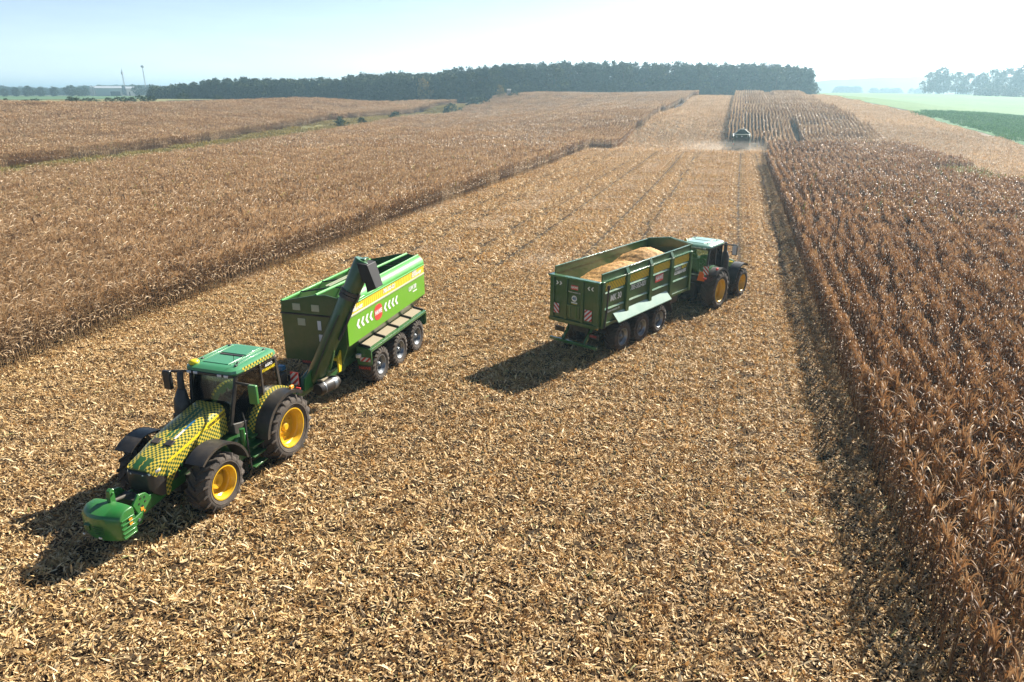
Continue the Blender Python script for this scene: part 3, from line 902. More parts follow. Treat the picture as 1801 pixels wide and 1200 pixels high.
allr, alls, alli = np.concatenate(rots), np.concatenate(scl), np.concatenate(idx)
print('maize patches', len(P))
def backlit_copies(ms):
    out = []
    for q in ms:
        c = q.copy(); c.materials.clear(); c.materials.append(M['corn_brown_backlit']); out.append(c)
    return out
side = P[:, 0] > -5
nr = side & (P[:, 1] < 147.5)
scatter('standing_maize', P[nr], allr[nr], alls[nr], alli[nr], backlit_copies(CORN_SRC), 'dense rows of dry maize, its brown darkened for backlight, right of the stubble, nearest the viewer', 'maize crop')
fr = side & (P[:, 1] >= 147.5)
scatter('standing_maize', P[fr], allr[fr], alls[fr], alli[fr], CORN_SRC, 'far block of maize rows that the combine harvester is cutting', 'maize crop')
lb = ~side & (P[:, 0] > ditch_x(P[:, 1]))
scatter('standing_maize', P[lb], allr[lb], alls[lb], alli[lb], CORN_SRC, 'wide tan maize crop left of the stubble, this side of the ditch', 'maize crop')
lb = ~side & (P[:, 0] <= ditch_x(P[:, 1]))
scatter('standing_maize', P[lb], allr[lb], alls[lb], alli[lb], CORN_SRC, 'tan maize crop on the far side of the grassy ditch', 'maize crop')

# --- weeds on the ditch bank, along the field edge and in the beet field
def weed_patch(r, size, n, h, leafy):
    b = PB()
    for i in range(n):
        x, y = r.uniform(-size / 2, size / 2, 2)
        hh = h * r.uniform(.5, 1.3)
        for k in range(leafy):
            leaf(b, r, (x, y, 0), r.uniform(0, 6.28), hh * r.uniform(.7, 1.2), r.uniform(.03, .08) * (1 + h), r.uniform(.7, 1.5), r.uniform(.4, 1.8), 3, float(np.clip(r.normal(.45, .3), 0, 1.6)), False)
    return b
r2 = np.random.default_rng(5)
WB = [weed_patch(r2, 3.0, 60, .55, 6).mesh('weeds', M['weed']) for _ in range(4)]
yy = np.repeat(np.arange(40, 310, 1.6), 9)
xx = ditch_x(yy) + rng.uniform(-5.2, np.interp(yy, [60, 180, 290, 320], [13, 11.5, 7.5, 5]) + .6, len(yy)); yy = yy + rng.uniform(-1, 1, len(yy))
P = np.c_[xx, yy, terr(xx, yy)]
k = rng.random(len(P)) < .75; P = P[k & in_view(P)]
scatter('bank_weeds', P, slope_rot(P, rng.uniform(0, 6.28, len(P))), np.repeat(rng.uniform(.5, 1.2, len(P))[:, None], 3, 1), rng.integers(0, 4, len(P)), WB,
        'rough dry grass and weeds on the ditch bank', 'weeds')
# beet leaves
M['beetleaf'] = foliage('beet_leaves', [(0, (.06, .17, .08)), (.5, (.13, .32, .12)), (1.0, (.26, .48, .18)), (1.6, (.22, .40, .1))])
BB = [weed_patch(r2, 6.0, 150, .5, 6).mesh('beet', M['beetleaf']) for _ in range(3)]
P = lay(46, 190, 112, 330, 5.0, .4, lambda X, Y: (X > np.interp(Y, [100, 118, 166, 192, 246, 322], [69, 64, 55.5, 50, 48.3, 112]) + 2.2) & (Y < np.interp(X, [50, 112, 200], [246, 322, 322])))
scatter('beet_leaves', P, slope_rot(P, rng.uniform(0, 6.28, len(P))), np.ones((len(P), 3)), rng.integers(0, 3, len(P)), BB, 'low green beet leaves covering the field at right', 'beet crop')
# ------------------------------------------------------------------ trees
def crown(r, H, W, z0, kind, nclump, nleaf, size):
    """leaf-clump faces spread through an uneven crown; z0 = height of the lowest foliage"""
    b = PB()
    cl = []
    tries = 0
    lob = [(r.uniform(0, 6.28), r.uniform(.2, .9), r.uniform(.25, .5)) for _ in range(7)]
    while len(cl) < nclump and tries < 6000:
        tries += 1
        f = r.uniform(0, 1); a = r.uniform(0, 2 * math.pi)
        if kind == 'broad':
            env = math.sin(math.pi * min(1, .12 + .86 * f)) ** .6
        elif kind == 'pine':
            env = (1.0 - f) ** .75 * .85 + .16 if f > .25 else .75
            env *= r.uniform(.55, 1.0)
        else:   # shrub
            env = math.sqrt(max(0, 1 - f * f))
        for la, lf, lr in lob:
            da = math.cos(a - la)
            if da > .6 and abs(f - lf) < .16: env *= 1 + lr * .55
        rad = W / 2 * env * math.sqrt(r.uniform(.25, 1.0))
        cl.append((rad * math.cos(a), rad * math.sin(a), z0 + (H - z0) * f))
    for c in cl:
        t0 = float(np.clip(r.normal(.45, .22), 0, 1))
        cs = size * r.uniform(.8, 1.6)
        for i in range(nleaf):
            p = np.array(c) + r.normal(0, cs * .62, 3) * (1, 1, .7)
            if p[2] < .1: p[2] = .1
            a = r.normal(0, 1, 3); a /= np.linalg.norm(a)
            q = np.cross(a, r.normal(0, 1, 3)); q /= np.linalg.norm(q) + 1e-6
            s = cs * r.uniform(.22, .5); w = s * r.uniform(.5, .8)
            t = float(np.clip(t0 + r.normal(0, .1), 0, 1))
            b.strip([[tuple(p - a * s - q * w * .4), tuple(p - a * s + q * w * .4)], [tuple(p - q * w), tuple(p + q * w)], [tuple(p + a * s), tuple(p + a * s + q * w * .2)]], t)
    return b, cl
def tree_kind(r, H, W, z0, kind, mat, nclump, nleaf, size, tr=.16):
    b, cl = crown(r, H, W, z0, kind, nclump, nleaf, size)
    cm = b.mesh('crown', M[mat])
    tb = MB()
    n = 1 if kind != 'shrub' else 3
    for k in range(n):
        ox, oy = (r.normal(0, .25, 2) if n > 1 else (0, 0))
        tb.tube([(ox, oy, -.5), (ox, oy, H * .12), (ox + r.normal(0, .12), oy + r.normal(0, .12), H * .5), (ox + r.normal(0, .2), oy + r.normal(0, .2), H * .9)], [tr * 1.35, tr, tr * .65, tr * .15], 7)
    for k in range(10 if kind != 'shrub' else 3):
        c = cl[int(r.integers(0, len(cl)))]
        zb = max(H * .15, c[2] - (H * .22 if kind == 'broad' else H * .05)); 
        tb.tube([(0, 0, zb), (c[0] * .5, c[1] * .5, (zb + c[2]) / 2), tuple(c)], [tr * .4, tr * .25, tr * .08], 5, cap=False)
    return tb.mesh('trunk', M['bark']), cm, H
rt = np.random.default_rng(31)
TK = {
    'broad': [tree_kind(rt, 14 * s, 9.5 * w, 1.2, 'broad', 'broad', 95, 20, 1.0) for s, w in ((1, 1), (1.05, .9), (.95, 1.1), (1, .85))],
    'pine': [tree_kind(rt, 18 * s, 5.2 * w, 3.0, 'pine', 'conifer', 85, 18, .85, .18) for s, w in ((1, 1), (1.04, .85), (.96, 1.1), (1, .95), (.98, 1.2))],
    'autumn': [tree_kind(rt, 12, 8, 1.0, 'broad', 'autumn', 90, 18, .95)],
    'park': [tree_kind(rt, 16 * s, 14 * w, 1.4, 'broad', 'broad', 130, 20, 1.15, .3) for s, w in ((1, 1), (1, .8), (.95, 1.15))],
    'shrub': [tree_kind(rt, 2.6, 3.6 * w, .1, 'shrub', 'broad', 36, 16, .42, .05) for w in (1, .8, 1.3)],
}
def put_tree(name, kind, x, y, h, label, cat, group=None, wide=1.0, var=None, sink=0.0):
    ks = TK[kind]
    tm, cm, H = ks[int(rng.integers(0, len(ks))) if var is None else var % len(ks)]
    e = empty(name, (x, y, tz(x, y) - sink), rng.uniform(0, 6.28))
    s = h / H; e.scale = (s * wide, s * wide, s)
    tag(e, label, cat, group)
    link_mesh('trunk', tm, e); link_mesh('crown', cm, e)
    return e
def ground_dir(u):
    d = (u - 900.5) / CAM_F * RT + FW * 1.0 + UPV * ((600 - 164.5) / CAM_F)
    d = d[:2] / np.hypot(d[0], d[1]); return d
def height_for(v, u, dist_, zg):
    """true height of a thing at that distance whose top was measured at picture height v"""
    d = (u - 900.5) / CAM_F * RT - (v - 600) / CAM_F * UPV + FW
    return CAM_H + dist_ * d[2] / np.hypot(d[0], d[1]) - zg

# the wood on the skyline: front edge measured as (bearing, distance, height of the top)
WOOD = np.array([(275, 470, 156), (330, 440, 147), (380, 425, 139), (450, 410, 140), (520, 400, 139), (575, 395, 141), (640, 385, 134), (700, 375, 129), (750, 365, 133), (800, 352, 124), (850, 350, 119), (900, 356, 114), (1000, 372, 111), (1100, 380, 112), (1200, 384, 112), (1300, 392, 112), (1380, 400, 116), (1428, 405, 123)], float)
def wood_pos(s, back):
    u = np.interp(s, np.linspace(0, 1, len(WOOD)), WOOD[:, 0]); dd = np.interp(u, WOOD[:, 0], WOOD[:, 1]) + back; vt = np.interp(u, WOOD[:, 0], WOOD[:, 2])
    d = ground_dir(u); return u, dd, vt, d * dd
n_wood = 0
for rowi, (back, count, lo) in enumerate(((0, 96, 5.5), (7, 88, 2.5), (18, 84, 0.0))):
    for i in range(count):
        s = (i + rng.uniform(.2, .8)) / count
        # spread evenly along the bearing rather than the knots
        u = 270 + (1428 - 270) * s
        dd = np.interp(u, WOOD[:, 0], WOOD[:, 1]) + back + rng.uniform(-2.5, 2.5); vt = np.interp(u, WOOD[:, 0], WOOD[:, 2])
        p = ground_dir(u) * dd
        zg = tz(*p)
        h = height_for(vt + lo + rng.normal(0, 1.5), u, dd, zg)
        if h < 3: continue
        left = u < 800
        rr = rng.random()
        if left and (rr < .72 or 640 < u < 760): kd, nm, lab = 'broad', 'broadleaf_tree', 'dark green round-crowned tree in the left part of the wood'
        elif left: kd, nm, lab = 'pine', 'pine_tree', 'dark narrow pine among the round trees in the left part of the wood'
        elif rr < .2 and rowi == 0: kd, nm, lab = 'broad', 'broadleaf_tree', 'round tree at the hazy edge of the pine wood'
        else: kd, nm, lab = 'pine', 'pine_tree', 'tall hazy pine in the long wood on the skyline'
        put_tree(nm, kd, p[0], p[1], h, lab, 'tree', lab.replace('tree', 'trees').replace('pine in', 'pines in').replace('pine among', 'pines among'), (.95 if kd == 'broad' else 1.25) * rng.uniform(.9, 1.15))
        n_wood += 1
print('wood trees', n_wood)
up, us = [], []
for _ in range(900):
    u = rng.uniform(268, 1428); dd = np.interp(u, WOOD[:, 0], WOOD[:, 1]) + rng.uniform(-4, 30) ** 1
    q = ground_dir(u) * dd; up.append((q[0], q[1], tz(*q) - .2)); us.append(rng.uniform(.9, 2.2))
us = np.array(us); up = np.array(up)
scatter('undergrowth', up, np.c_[np.zeros((len(up), 2)), rng.uniform(0, 6.28, len(up))], np.c_[us, us, us * 1.3], rng.integers(0, 3, len(up)), [k[1] for k in TK['shrub']],
        'dark undergrowth filling the foot of the wood', 'undergrowth')
p = ground_dir(745) * 358; put_tree('broadleaf_tree', 'autumn', p[0], p[1], height_for(141, 745, 358, tz(*p)), 'yellowing tree at the wood edge above the dip between the fields', 'tree', None, .8)
p = ground_dir(880) * 335; put_tree('broadleaf_tree', 'autumn', p[0], p[1], height_for(152, 880, 335, tz(*p)), 'small pale green tree in front of the wood beside the raised hide', 'tree', None, .8)
# row of big spreading trees in the haze at the right
for i, (u, vt, dd, w) in enumerate(((1632, 128, 690, .9), (1652, 119, 700, 1.1), (1680, 128, 700, 1.0), (1700, 129, 695, .9), (1722, 128, 690, .95), (1742, 124, 685, 1.0), (1768, 121, 680, 1.1), (1792, 117, 675, 1.2), (1815, 120, 670, 1.1), (1840, 122, 668, 1.1))):
    p = ground_dir(u) * dd
    put_tree('spreading_tree', 'park', p[0], p[1], height_for(vt, u, dd, tz(*p)), 'pale hazy spreading tree in the row beyond the meadow', 'tree', 'spreading trees beyond the meadow', .8 * w, i)
for i, (u, vt, dd) in enumerate(((1722, 160, 640), (1738, 157, 640), (1748, 154, 640), (1765, 159, 636), (1783, 157, 634), (1797, 158, 632), (1818, 158, 630))):
    p = ground_dir(u) * dd
    put_tree('bush', 'shrub', p[0], p[1], height_for(vt, u, dd, tz(*p)) + 1.0, 'dark rounded bush at the foot of the hazy trees', 'bush', 'bushes at the foot of the hazy trees', 1.3, i)
# trees and bushes round the sheds at the left
for i, (u, vt, dd) in enumerate(((8, 157, 800), (28, 155, 810), (50, 153, 790), (72, 155, 800), (95, 154, 805), (126, 152, 790), (140, 156, 800), (150, 155, 820), (245, 152, 820), (262, 154, 830), (272, 151, 850), (290, 154, 840))):
    p = ground_dir(u) * dd
    put_tree('field_tree', 'park', p[0], p[1], height_for(vt, u, dd, tz(*p)) + .5, 'bluish round tree on the far side of the left green field', 'tree', 'round trees beyond the left green field', .95, i)
for i, (u, vt, dd) in enumerate(((8, 174.5, 262), (40, 176, 270), (60, 177, 275), (120, 171, 280), (133, 172, 282), (152, 174, 284), (162, 175, 286), (190, 173, 290), (205, 172, 292), (217, 171, 294), (229, 171, 296), (243, 169, 298), (256, 171, 300), (267, 170, 305), (322, 165, 330), (380, 172, 330))):
    p = ground_dir(u) * dd
    put_tree('bush', 'shrub', p[0], p[1], max(1.6, height_for(vt, u, dd, tz(*p))), 'dark bush in the hedge along the skyline of the left maize', 'bush', 'bushes along the skyline of the left maize', 1.2, i)
for i, (u, v, dd, h, lab) in enumerate(((596, 222, 216, 2.6, 'dark bush on the ditch bank, leftmost of four'), (634, 219, 228, 1.9, 'low brown bush on the ditch bank, second from the left'), (694, 210, 262, 2.4, 'round dark bush on the ditch bank where it bends'), (793, 195, 300, 4.2, 'tallest bush at the far end of the ditch'))):
    y = dd * .98; y = float(np.clip(y, 100, 300)); 
    d = ground_dir(u) * dd
    put_tree('bush', 'shrub', d[0], d[1], h, lab, 'bush', None, 1.0, i)
for u, dd, h in ((835, 318, 4.5), (850, 322, 3.5), (905, 332, 3.2)):
    d = ground_dir(u) * dd
    put_tree('bush', 'shrub', d[0], d[1], h, 'bush at the foot of the wood in the dip', 'bush', 'bushes at the foot of the wood', 1.2)

# distant belts of trees that read as one mass
far_pts, far_s = [], []
for _ in range(950):
    u = rng.uniform(-90, 470); dd = rng.choice([1150, 1500, 2000, 2300]) + rng.uniform(-60, 60)
    d = ground_dir(u) * dd; vt = {0: 154, 1: 151}.get(0, 152) + 2.0 * math.sin(u * .021) + rng.normal(0, 1.2)
    far_pts.append((d[0], d[1], 7.5)); far_s.append(max(4, height_for(vt, u, dd, 8)) / 14)
P = np.array(far_pts); S = np.array(far_s)
scatter('distant_woodland', P, np.c_[np.zeros(len(P)), np.zeros(len(P)), rng.uniform(0, 6.28, len(P))], np.c_[S * 1.5, S * 1.5, S], rng.integers(0, 4, len(P)), [k[1] for k in TK['broad']],
        'long bluish belts of woodland along the left skyline', 'woodland')
far_pts, far_s = [], []
for _ in range(60):
    u = rng.choice([rng.uniform(1470, 1510), rng.uniform(1530, 1580), rng.uniform(1580, 1700)], p=[.5, .3, .2]); dd = 1250 + rng.uniform(-30, 30)
    d = ground_dir(u) * dd; far_pts.append((d[0], d[1], 8)); far_s.append(max(4, height_for(153.5 if u < 1515 else 156, u, dd, 8)) / 14)
P = np.array(far_pts); S = np.array(far_s)
scatter('distant_woodland', P, np.zeros((len(P), 3)), np.c_[S * 1.3, S * 1.3, S], rng.integers(0, 4, len(P)), [k[1] for k in TK['broad']],
        'faint clump of trees in the haze right of the wood', 'woodland')

# ------------------------------------------------------------------ sheds, silos and masts on the left skyline
M['sheet'] = paint('pale_sheet_metal', (.55, .57, .58), dust=.05, coat=0, rough=.6)
M['roof_sheet'] = paint('grey_roof_sheet', (.34, .38, .41), dust=.05, coat=0, rough=.6)
M['bay_shade'] = paint('painted_bay_shade', (.05, .07, .08), dust=.05, coat=0, rough=.8)  # dark colour for the shade inside the shed openings, painted on flat panels
def at_bearing(u, dd):
    d = ground_dir(u) * dd; return d[0], d[1], tz(d[0], d[1])
def shed(u0, u1, dd, h, depth, label, name, doors):
    a = ground_dir(u0) * dd; b_ = ground_dir(u1) * dd
    mid = (a + b_) / 2; L = float(np.hypot(*(b_ - a))); rz = math.atan2(b_[1] - a[1], b_[0] - a[0])
    e = empty(name, (mid[0], mid[1], tz(*mid) - .3), rz); tag(e, label, 'shed')
    w = MB(); w.prismx([(0, 0), (depth, 0), (depth, h), (depth / 2, h * 1.22), (0, h)], -L / 2, L / 2); w.build('wall', M['sheet'], e)
    r_ = MB()
    for s in (0, 1):
        y0, y1 = (-.5, depth / 2) if not s else (depth / 2, depth + .5)
        z0, z1 = (h * .98, h * 1.26) if not s else (h * 1.26, h * .98)
        r_.prismx([(y0, z0), (y1, z1), (y1, z1 + .25), (y0, z0 + .25)], -L / 2 - .5, L / 2 + .5)
    r_.build('roof', M['roof_sheet'], e)
    for x0, x1, z1 in doors:
        d = MB(); d.box(((x0 + x1) / 2 * L, -.06, z1 / 2), ((x1 - x0) * L, .1, z1)); d.build('doorway_shade_panel', M['bay_shade'], e)
    return e
shed(169, 215, 830, 7.5, 24, 'long white sheet-metal shed with the shade of an open bay as a dark panel, under the slim masts', 'storage_shed', ((.05, .43, 4.5),))
shed(223, 243, 850, 7.2, 22, 'shorter pale shed standing right of the long white shed', 'storage_shed', ((-.3, -.2, 4),))
for k, u in enumerate((161.5, 165.5, 169.5, 173.5)):
    x, y, z = at_bearing(u, 872)
    e = empty('silo', (x, y, z - .2)); tag(e, 'pale round grain silo in the close row of four behind the sheds', 'silo', 'four silos behind the sheds')
    h = height_for(153, u, 872, z)
    b = MB(); b.tube([(0, 0, 0), (0, 0, h)], 1.35, 18); b.build('barrel', M['sheet'], e)
    b = MB(); b.tube([(0, 0, h), (0, 0, h + .9)], [1.4, .25], 18); b.build('cone_roof', M['roof_sheet'], e)
for u, vt, dd, lab, disc in ((221, 123, 860, 'slim lattice mast with a pointed tip above the white shed', False), (258, 118, 1000, 'slim mast with a round head, right of the sheds', True)):
    x, y, z = at_bearing(u, dd)
    h = height_for(vt, u - 6, dd, z)
    e = empty('mast', (x, y, z - .2)); tag(e, lab, 'mast')
    b = MB()
    for k in range(3):
        a = 2.1 * k; q = 1.0
        b.tube([(q * math.cos(a), q * math.sin(a), 0), (.3 * q * math.cos(a), .3 * q * math.sin(a), h)], .16, 6)
    zz = 0
    while zz < h - 3:
        s0 = 1 - .7 * zz / h; s1 = 1 - .7 * (zz + 2.4) / h
        for k in range(3):
            a0, a1 = 2.1 * k, 2.1 * (k + 1)
            b.bar((s0 * math.cos(a0), s0 * math.sin(a0), zz), (s1 * math.cos(a1), s1 * math.sin(a1), zz + 2.4), .12, .12)
        zz += 2.4
    b.build('lattice', M['roof_sheet'], e)
    b = MB()
    if disc: b.tube([(0, 0, h - 1), (0, 0, h), (0, 0, h + 1.6), (0, 0, h + 2.2)], [.5, 1.9, 1.9, .6], 14); b.build('round_head', M['roof_sheet'], e)
    else: b.tube([(0, 0, h - .5), (0, 0, h + 3)], [.2, .05], 6); b.box((0, 0, h - 3), (1.6, 1.6, 2.2)); b.build('antenna', M['roof_sheet'], e)

# raised hunting hide by the wood
x, y, z = at_bearing(895, 333)
e = empty('raised_hide', (x, y, z), .4); tag(e, 'small pale raised hide on posts in front of the dark wood', 'hunting hide')
M['oldwood'] = paint('weathered_wood', (.34, .32, .28), dust=.1, coat=0, rough=.9)
b = MB(); b.prismx([(-.9, 2.4), (.9, 2.4), (.9, 4.3), (0, 4.9), (-.9, 4.3)], -.9, .9); b.build('cabin', M['oldwood'], e)
for sx in (-.8, .8):
    for sy in (-.8, .8):
        b = MB(); b.bar((sx * 1.2, sy * 1.2, -.3), (sx, sy, 2.4), .16, .16); b.build('post', M['oldwood'], e)
b = MB(); b.bar((.95, .3, 0), (.95, .3, 2.5), .07, .07); b.bar((.95, -.3, 0), (.95, -.3, 2.5), .07, .07)
for k in range(6): b.bar((.95, -.3, .3 + k * .38), (.95, .3, .3 + k * .38), .06, .06)
b.build('ladder', M['oldwood'], e)
# ------------------------------------------------------------------ machines: shared pieces
def lettering(body, size, loc, xdir, zdir, mat, parent, name='lettering', shear=0.0, bold=0.0, squeeze=1.0, align='CENTER', depth=.003):
    """raised letters; xdir = reading direction, zdir = up"""
    cu = bpy.data.curves.new(name, 'FONT')
    cu.body = body; cu.size = size; cu.shear = shear; cu.offset = bold * size; cu.extrude = depth
    cu.align_x = align; cu.align_y = 'CENTER'; cu.resolution_u = 2
    tmp = bpy.data.objects.new('tmp', cu)
    me = bpy.data.meshes.new_from_object(tmp)
    bpy.data.objects.remove(tmp); bpy.data.curves.remove(cu)
    me.name = name; me.materials.clear(); me.materials.append(mat)
    o = link_mesh(name, me, parent)
    x = Vector(xdir).normalized(); u = Vector(zdir).normalized(); n = x.cross(u)
    mt = Matrix(((x.x, u.x, n.x, 0), (x.y, u.y, n.y, 0), (x.z, u.z, n.z, 0), (0, 0, 0, 1)))
    o.matrix_local = Matrix.Translation(Vector(loc)) @ mt @ Matrix.Diagonal((squeeze, 1, 1, 1))
    return o
def uvquad(b, pts, m=0, flip=False):
    """quad with uv in metres (a-b edge = u, a-d edge = v)"""
    a, b_, c, d = [Vector(p) for p in pts]
    w = (b_ - a).length; h = (d - a).length
    b.poly([a, b_, c, d], m, [(0, 0), (w, 0), (w, h), (0, h)])

_wheel_cache = {}
def wheel_meshes(Rad, w, rim, lugs, rim_mat, dish, lug_h, deep):
    key = (Rad, w, rim, lugs, rim_mat.name, dish)
    if key in _wheel_cache: return _wheel_cache[key]
    t = MB()
    rt_ = Rad - lug_h
    h = w / 2
    prof = [(-h * .80, rim), (-h * .95, rim + (rt_ - rim) * .3), (-h * 1.0, rim + (rt_ - rim) * .58), (-h * .97, rt_ - .07), (-h * .86, rt_ - .015), (-h * .4, rt_ + .004), (0, rt_ + .008), (h * .4, rt_ + .004), (h * .86, rt_ - .015), (h * .97, rt_ - .07), (h * 1.0, rim + (rt_ - rim) * .58), (h * .95, rim + (rt_ - rim) * .3), (h * .80, rim)]
    t.lathe(prof, 48, 0)
    step = 2 * math.pi / lugs
    for s in (-1, 1):
        for k in range(lugs):
            a0 = step * k + (step / 2 if s > 0 else 0)
            st = []
            for yy, da, top, bot, wd in ((.0, 0, Rad - .004, rt_ - .03, .030), (.45, .42, Rad, rt_ - .03, .034), (.90, .82, Rad - .012, rt_ - .05, .044), (1.015, .92, rt_ - .06, rt_ - .11, .036)):
                a = a0 + da * step * 1.05
                y = s * h * yy
                q = wd / Rad
                st.append([((top) * math.cos(a - q * .75), y, top * math.sin(a - q * .75)), (top * math.cos(a + q * .75), y, top * math.sin(a + q * .75)),
                           (bot * math.cos(a + q * 1.25), y, bot * math.sin(a + q * 1.25)), (bot * math.cos(a - q * 1.25), y, bot * math.sin(a - q * 1.25))])
            t.loft(st, 0)
    # lettering ring on the sidewall
    t.lathe([(h * .985, rim + (rt_ - rim) * .40), (h * 1.012, rim + (rt_ - rim) * .43), (h * 1.012, rim + (rt_ - rim) * .47), (h * .995, rim + (rt_ - rim) * .50)], 48, 0)
    tyre = t.mesh('tyre', M['rubber'], smooth=30)
    r_ = MB()
    lip = h * .84
    prof = [(lip - .02, rim - .012), (lip + .022, rim + .03), (lip + .022, rim - .005), (lip - .03, rim - .03), (lip - dish * .45, rim - .055), (lip - dish * .55, rim - .085), (lip - dish, rim - .10), (lip - dish - .01, rim * .52)]
    if deep: prof += [(lip - dish + .10, rim * .48), (lip - dish + .13, rim * .44), (lip - dish + .13, .0005)]
    else: prof += [(lip - dish + .01, rim * .40), (lip - dish + .06, rim * .34), (lip - dish + .06, .0005)]
    r_.lathe(prof, 40, 0)
    r_.lathe([(-lip - .02, rim + .025), (-lip + .05, rim - .06), (-lip + .1, rim * .3), (-lip + .1, .0005)], 32, 0)
    rim_me = r_.mesh('rim', rim_mat, smooth=30)
    n_ = MB()
    y0 = lip - dish - .02
    for k in range(10):
        a = 2 * math.pi * k / 10; rr = rim * (.60 if not deep else .62)
        n_.lathe([(y0, .018), (y0 + .05, .018), (y0 + .05, .0005)], 6, 0, (rr * math.cos(a), 0, rr * math.sin(a)))
    n_.lathe([(y0, rim * .26), (y0 + .12, rim * .24), (y0 + .15, rim * .16), (y0 + .15, .0005)], 24, 0)
    n_.lathe([(-h * .7, .09), (y0, .09)], 12, 0)
    hub = n_.mesh('wheel', M['steel'] if rim_mat == M['steel'] else rim_mat, smooth=30)
    _wheel_cache[key] = (tyre, rim_me, hub)
    return _wheel_cache[key]
def wheel(root, x, y, Rad, w, rim, lugs, rim_mat, dish, lug_h=.055, deep=False):
    tyre, rm, hub = wheel_meshes(Rad, w, rim, lugs, rim_mat, dish, lug_h, deep)
    o = link_mesh('wheel', hub, root, (x, y, Rad - .04))
    o.rotation_euler = (0, rng.uniform(0, 6.28), 0 if y > 0 else math.pi)
    link_mesh('tyre', tyre, o); link_mesh('rim', rm, o)
    return o

def arc_strip(b, cx, cz, rad, a0, a1, y0, y1, th=.03, n=14, m=0, lip=0.0, uv=False):
    """curved mudguard plate over a wheel"""
    st = []
    for k in range(n + 1):
        a = R(a0 + (a1 - a0) * k / n); c, s = math.cos(a), math.sin(a)
        st.append([(cx + rad * c, y0, cz + rad * s), (cx + rad * c, y1, cz + rad * s), (cx + (rad - th) * c, y1, cz + (rad - th) * s), (cx + (rad - th) * c, y0, cz + (rad - th) * s)])
    dl = R(abs(a1 - a0)) * rad / n
    if uv: b.loft(st, m, uvf=lambda i, k: (i * dl, (0, abs(y1 - y0), abs(y1 - y0) + .03, 2 * abs(y1 - y0))[k % 4] if k < 4 else 2 * abs(y1 - y0)))
    else: b.loft(st, m)
    if lip:
        st = []
        for k in range(n + 1):
            a = R(a0 + (a1 - a0) * k / n); c, s = math.cos(a), math.sin(a)
            st.append([(cx + (rad + .004) * c, y1, cz + (rad + .004) * s), (cx + (rad + .004) * c, y1 + .02, cz + (rad + .004) * s), (cx + (rad - lip) * c, y1 + .02, cz + (rad - lip) * s), (cx + (rad - lip) * c, y1, cz + (rad - lip) * s)])
        b.loft(st, m)

def warning_board(root, c, xdir, w, h, mirrored=False, nrm=None):
    b = MB()
    x = Vector(xdir).normalized(); z = Vector((0, 0, 1)); n = x.cross(z)
    c = Vector(c)
    p = [c - x * w / 2 - z * h / 2, c + x * w / 2 - z * h / 2, c + x * w / 2 + z * h / 2, c - x * w / 2 + z * h / 2]
    uvquad(b, [q + n * .006 for q in p], 0)
    q2 = [q - n * .006 for q in p]
    uvquad(b, [q2[1], q2[0], q2[3], q2[2]], 0)
    for i in range(4):
        j = (i + 1) % 4
        b.poly([q2[i], q2[j], p[j] + n * .006, p[i] + n * .006], 0)
    return b.build('warning_board', M['warn2' if mirrored else 'warn'], root, smooth=0)

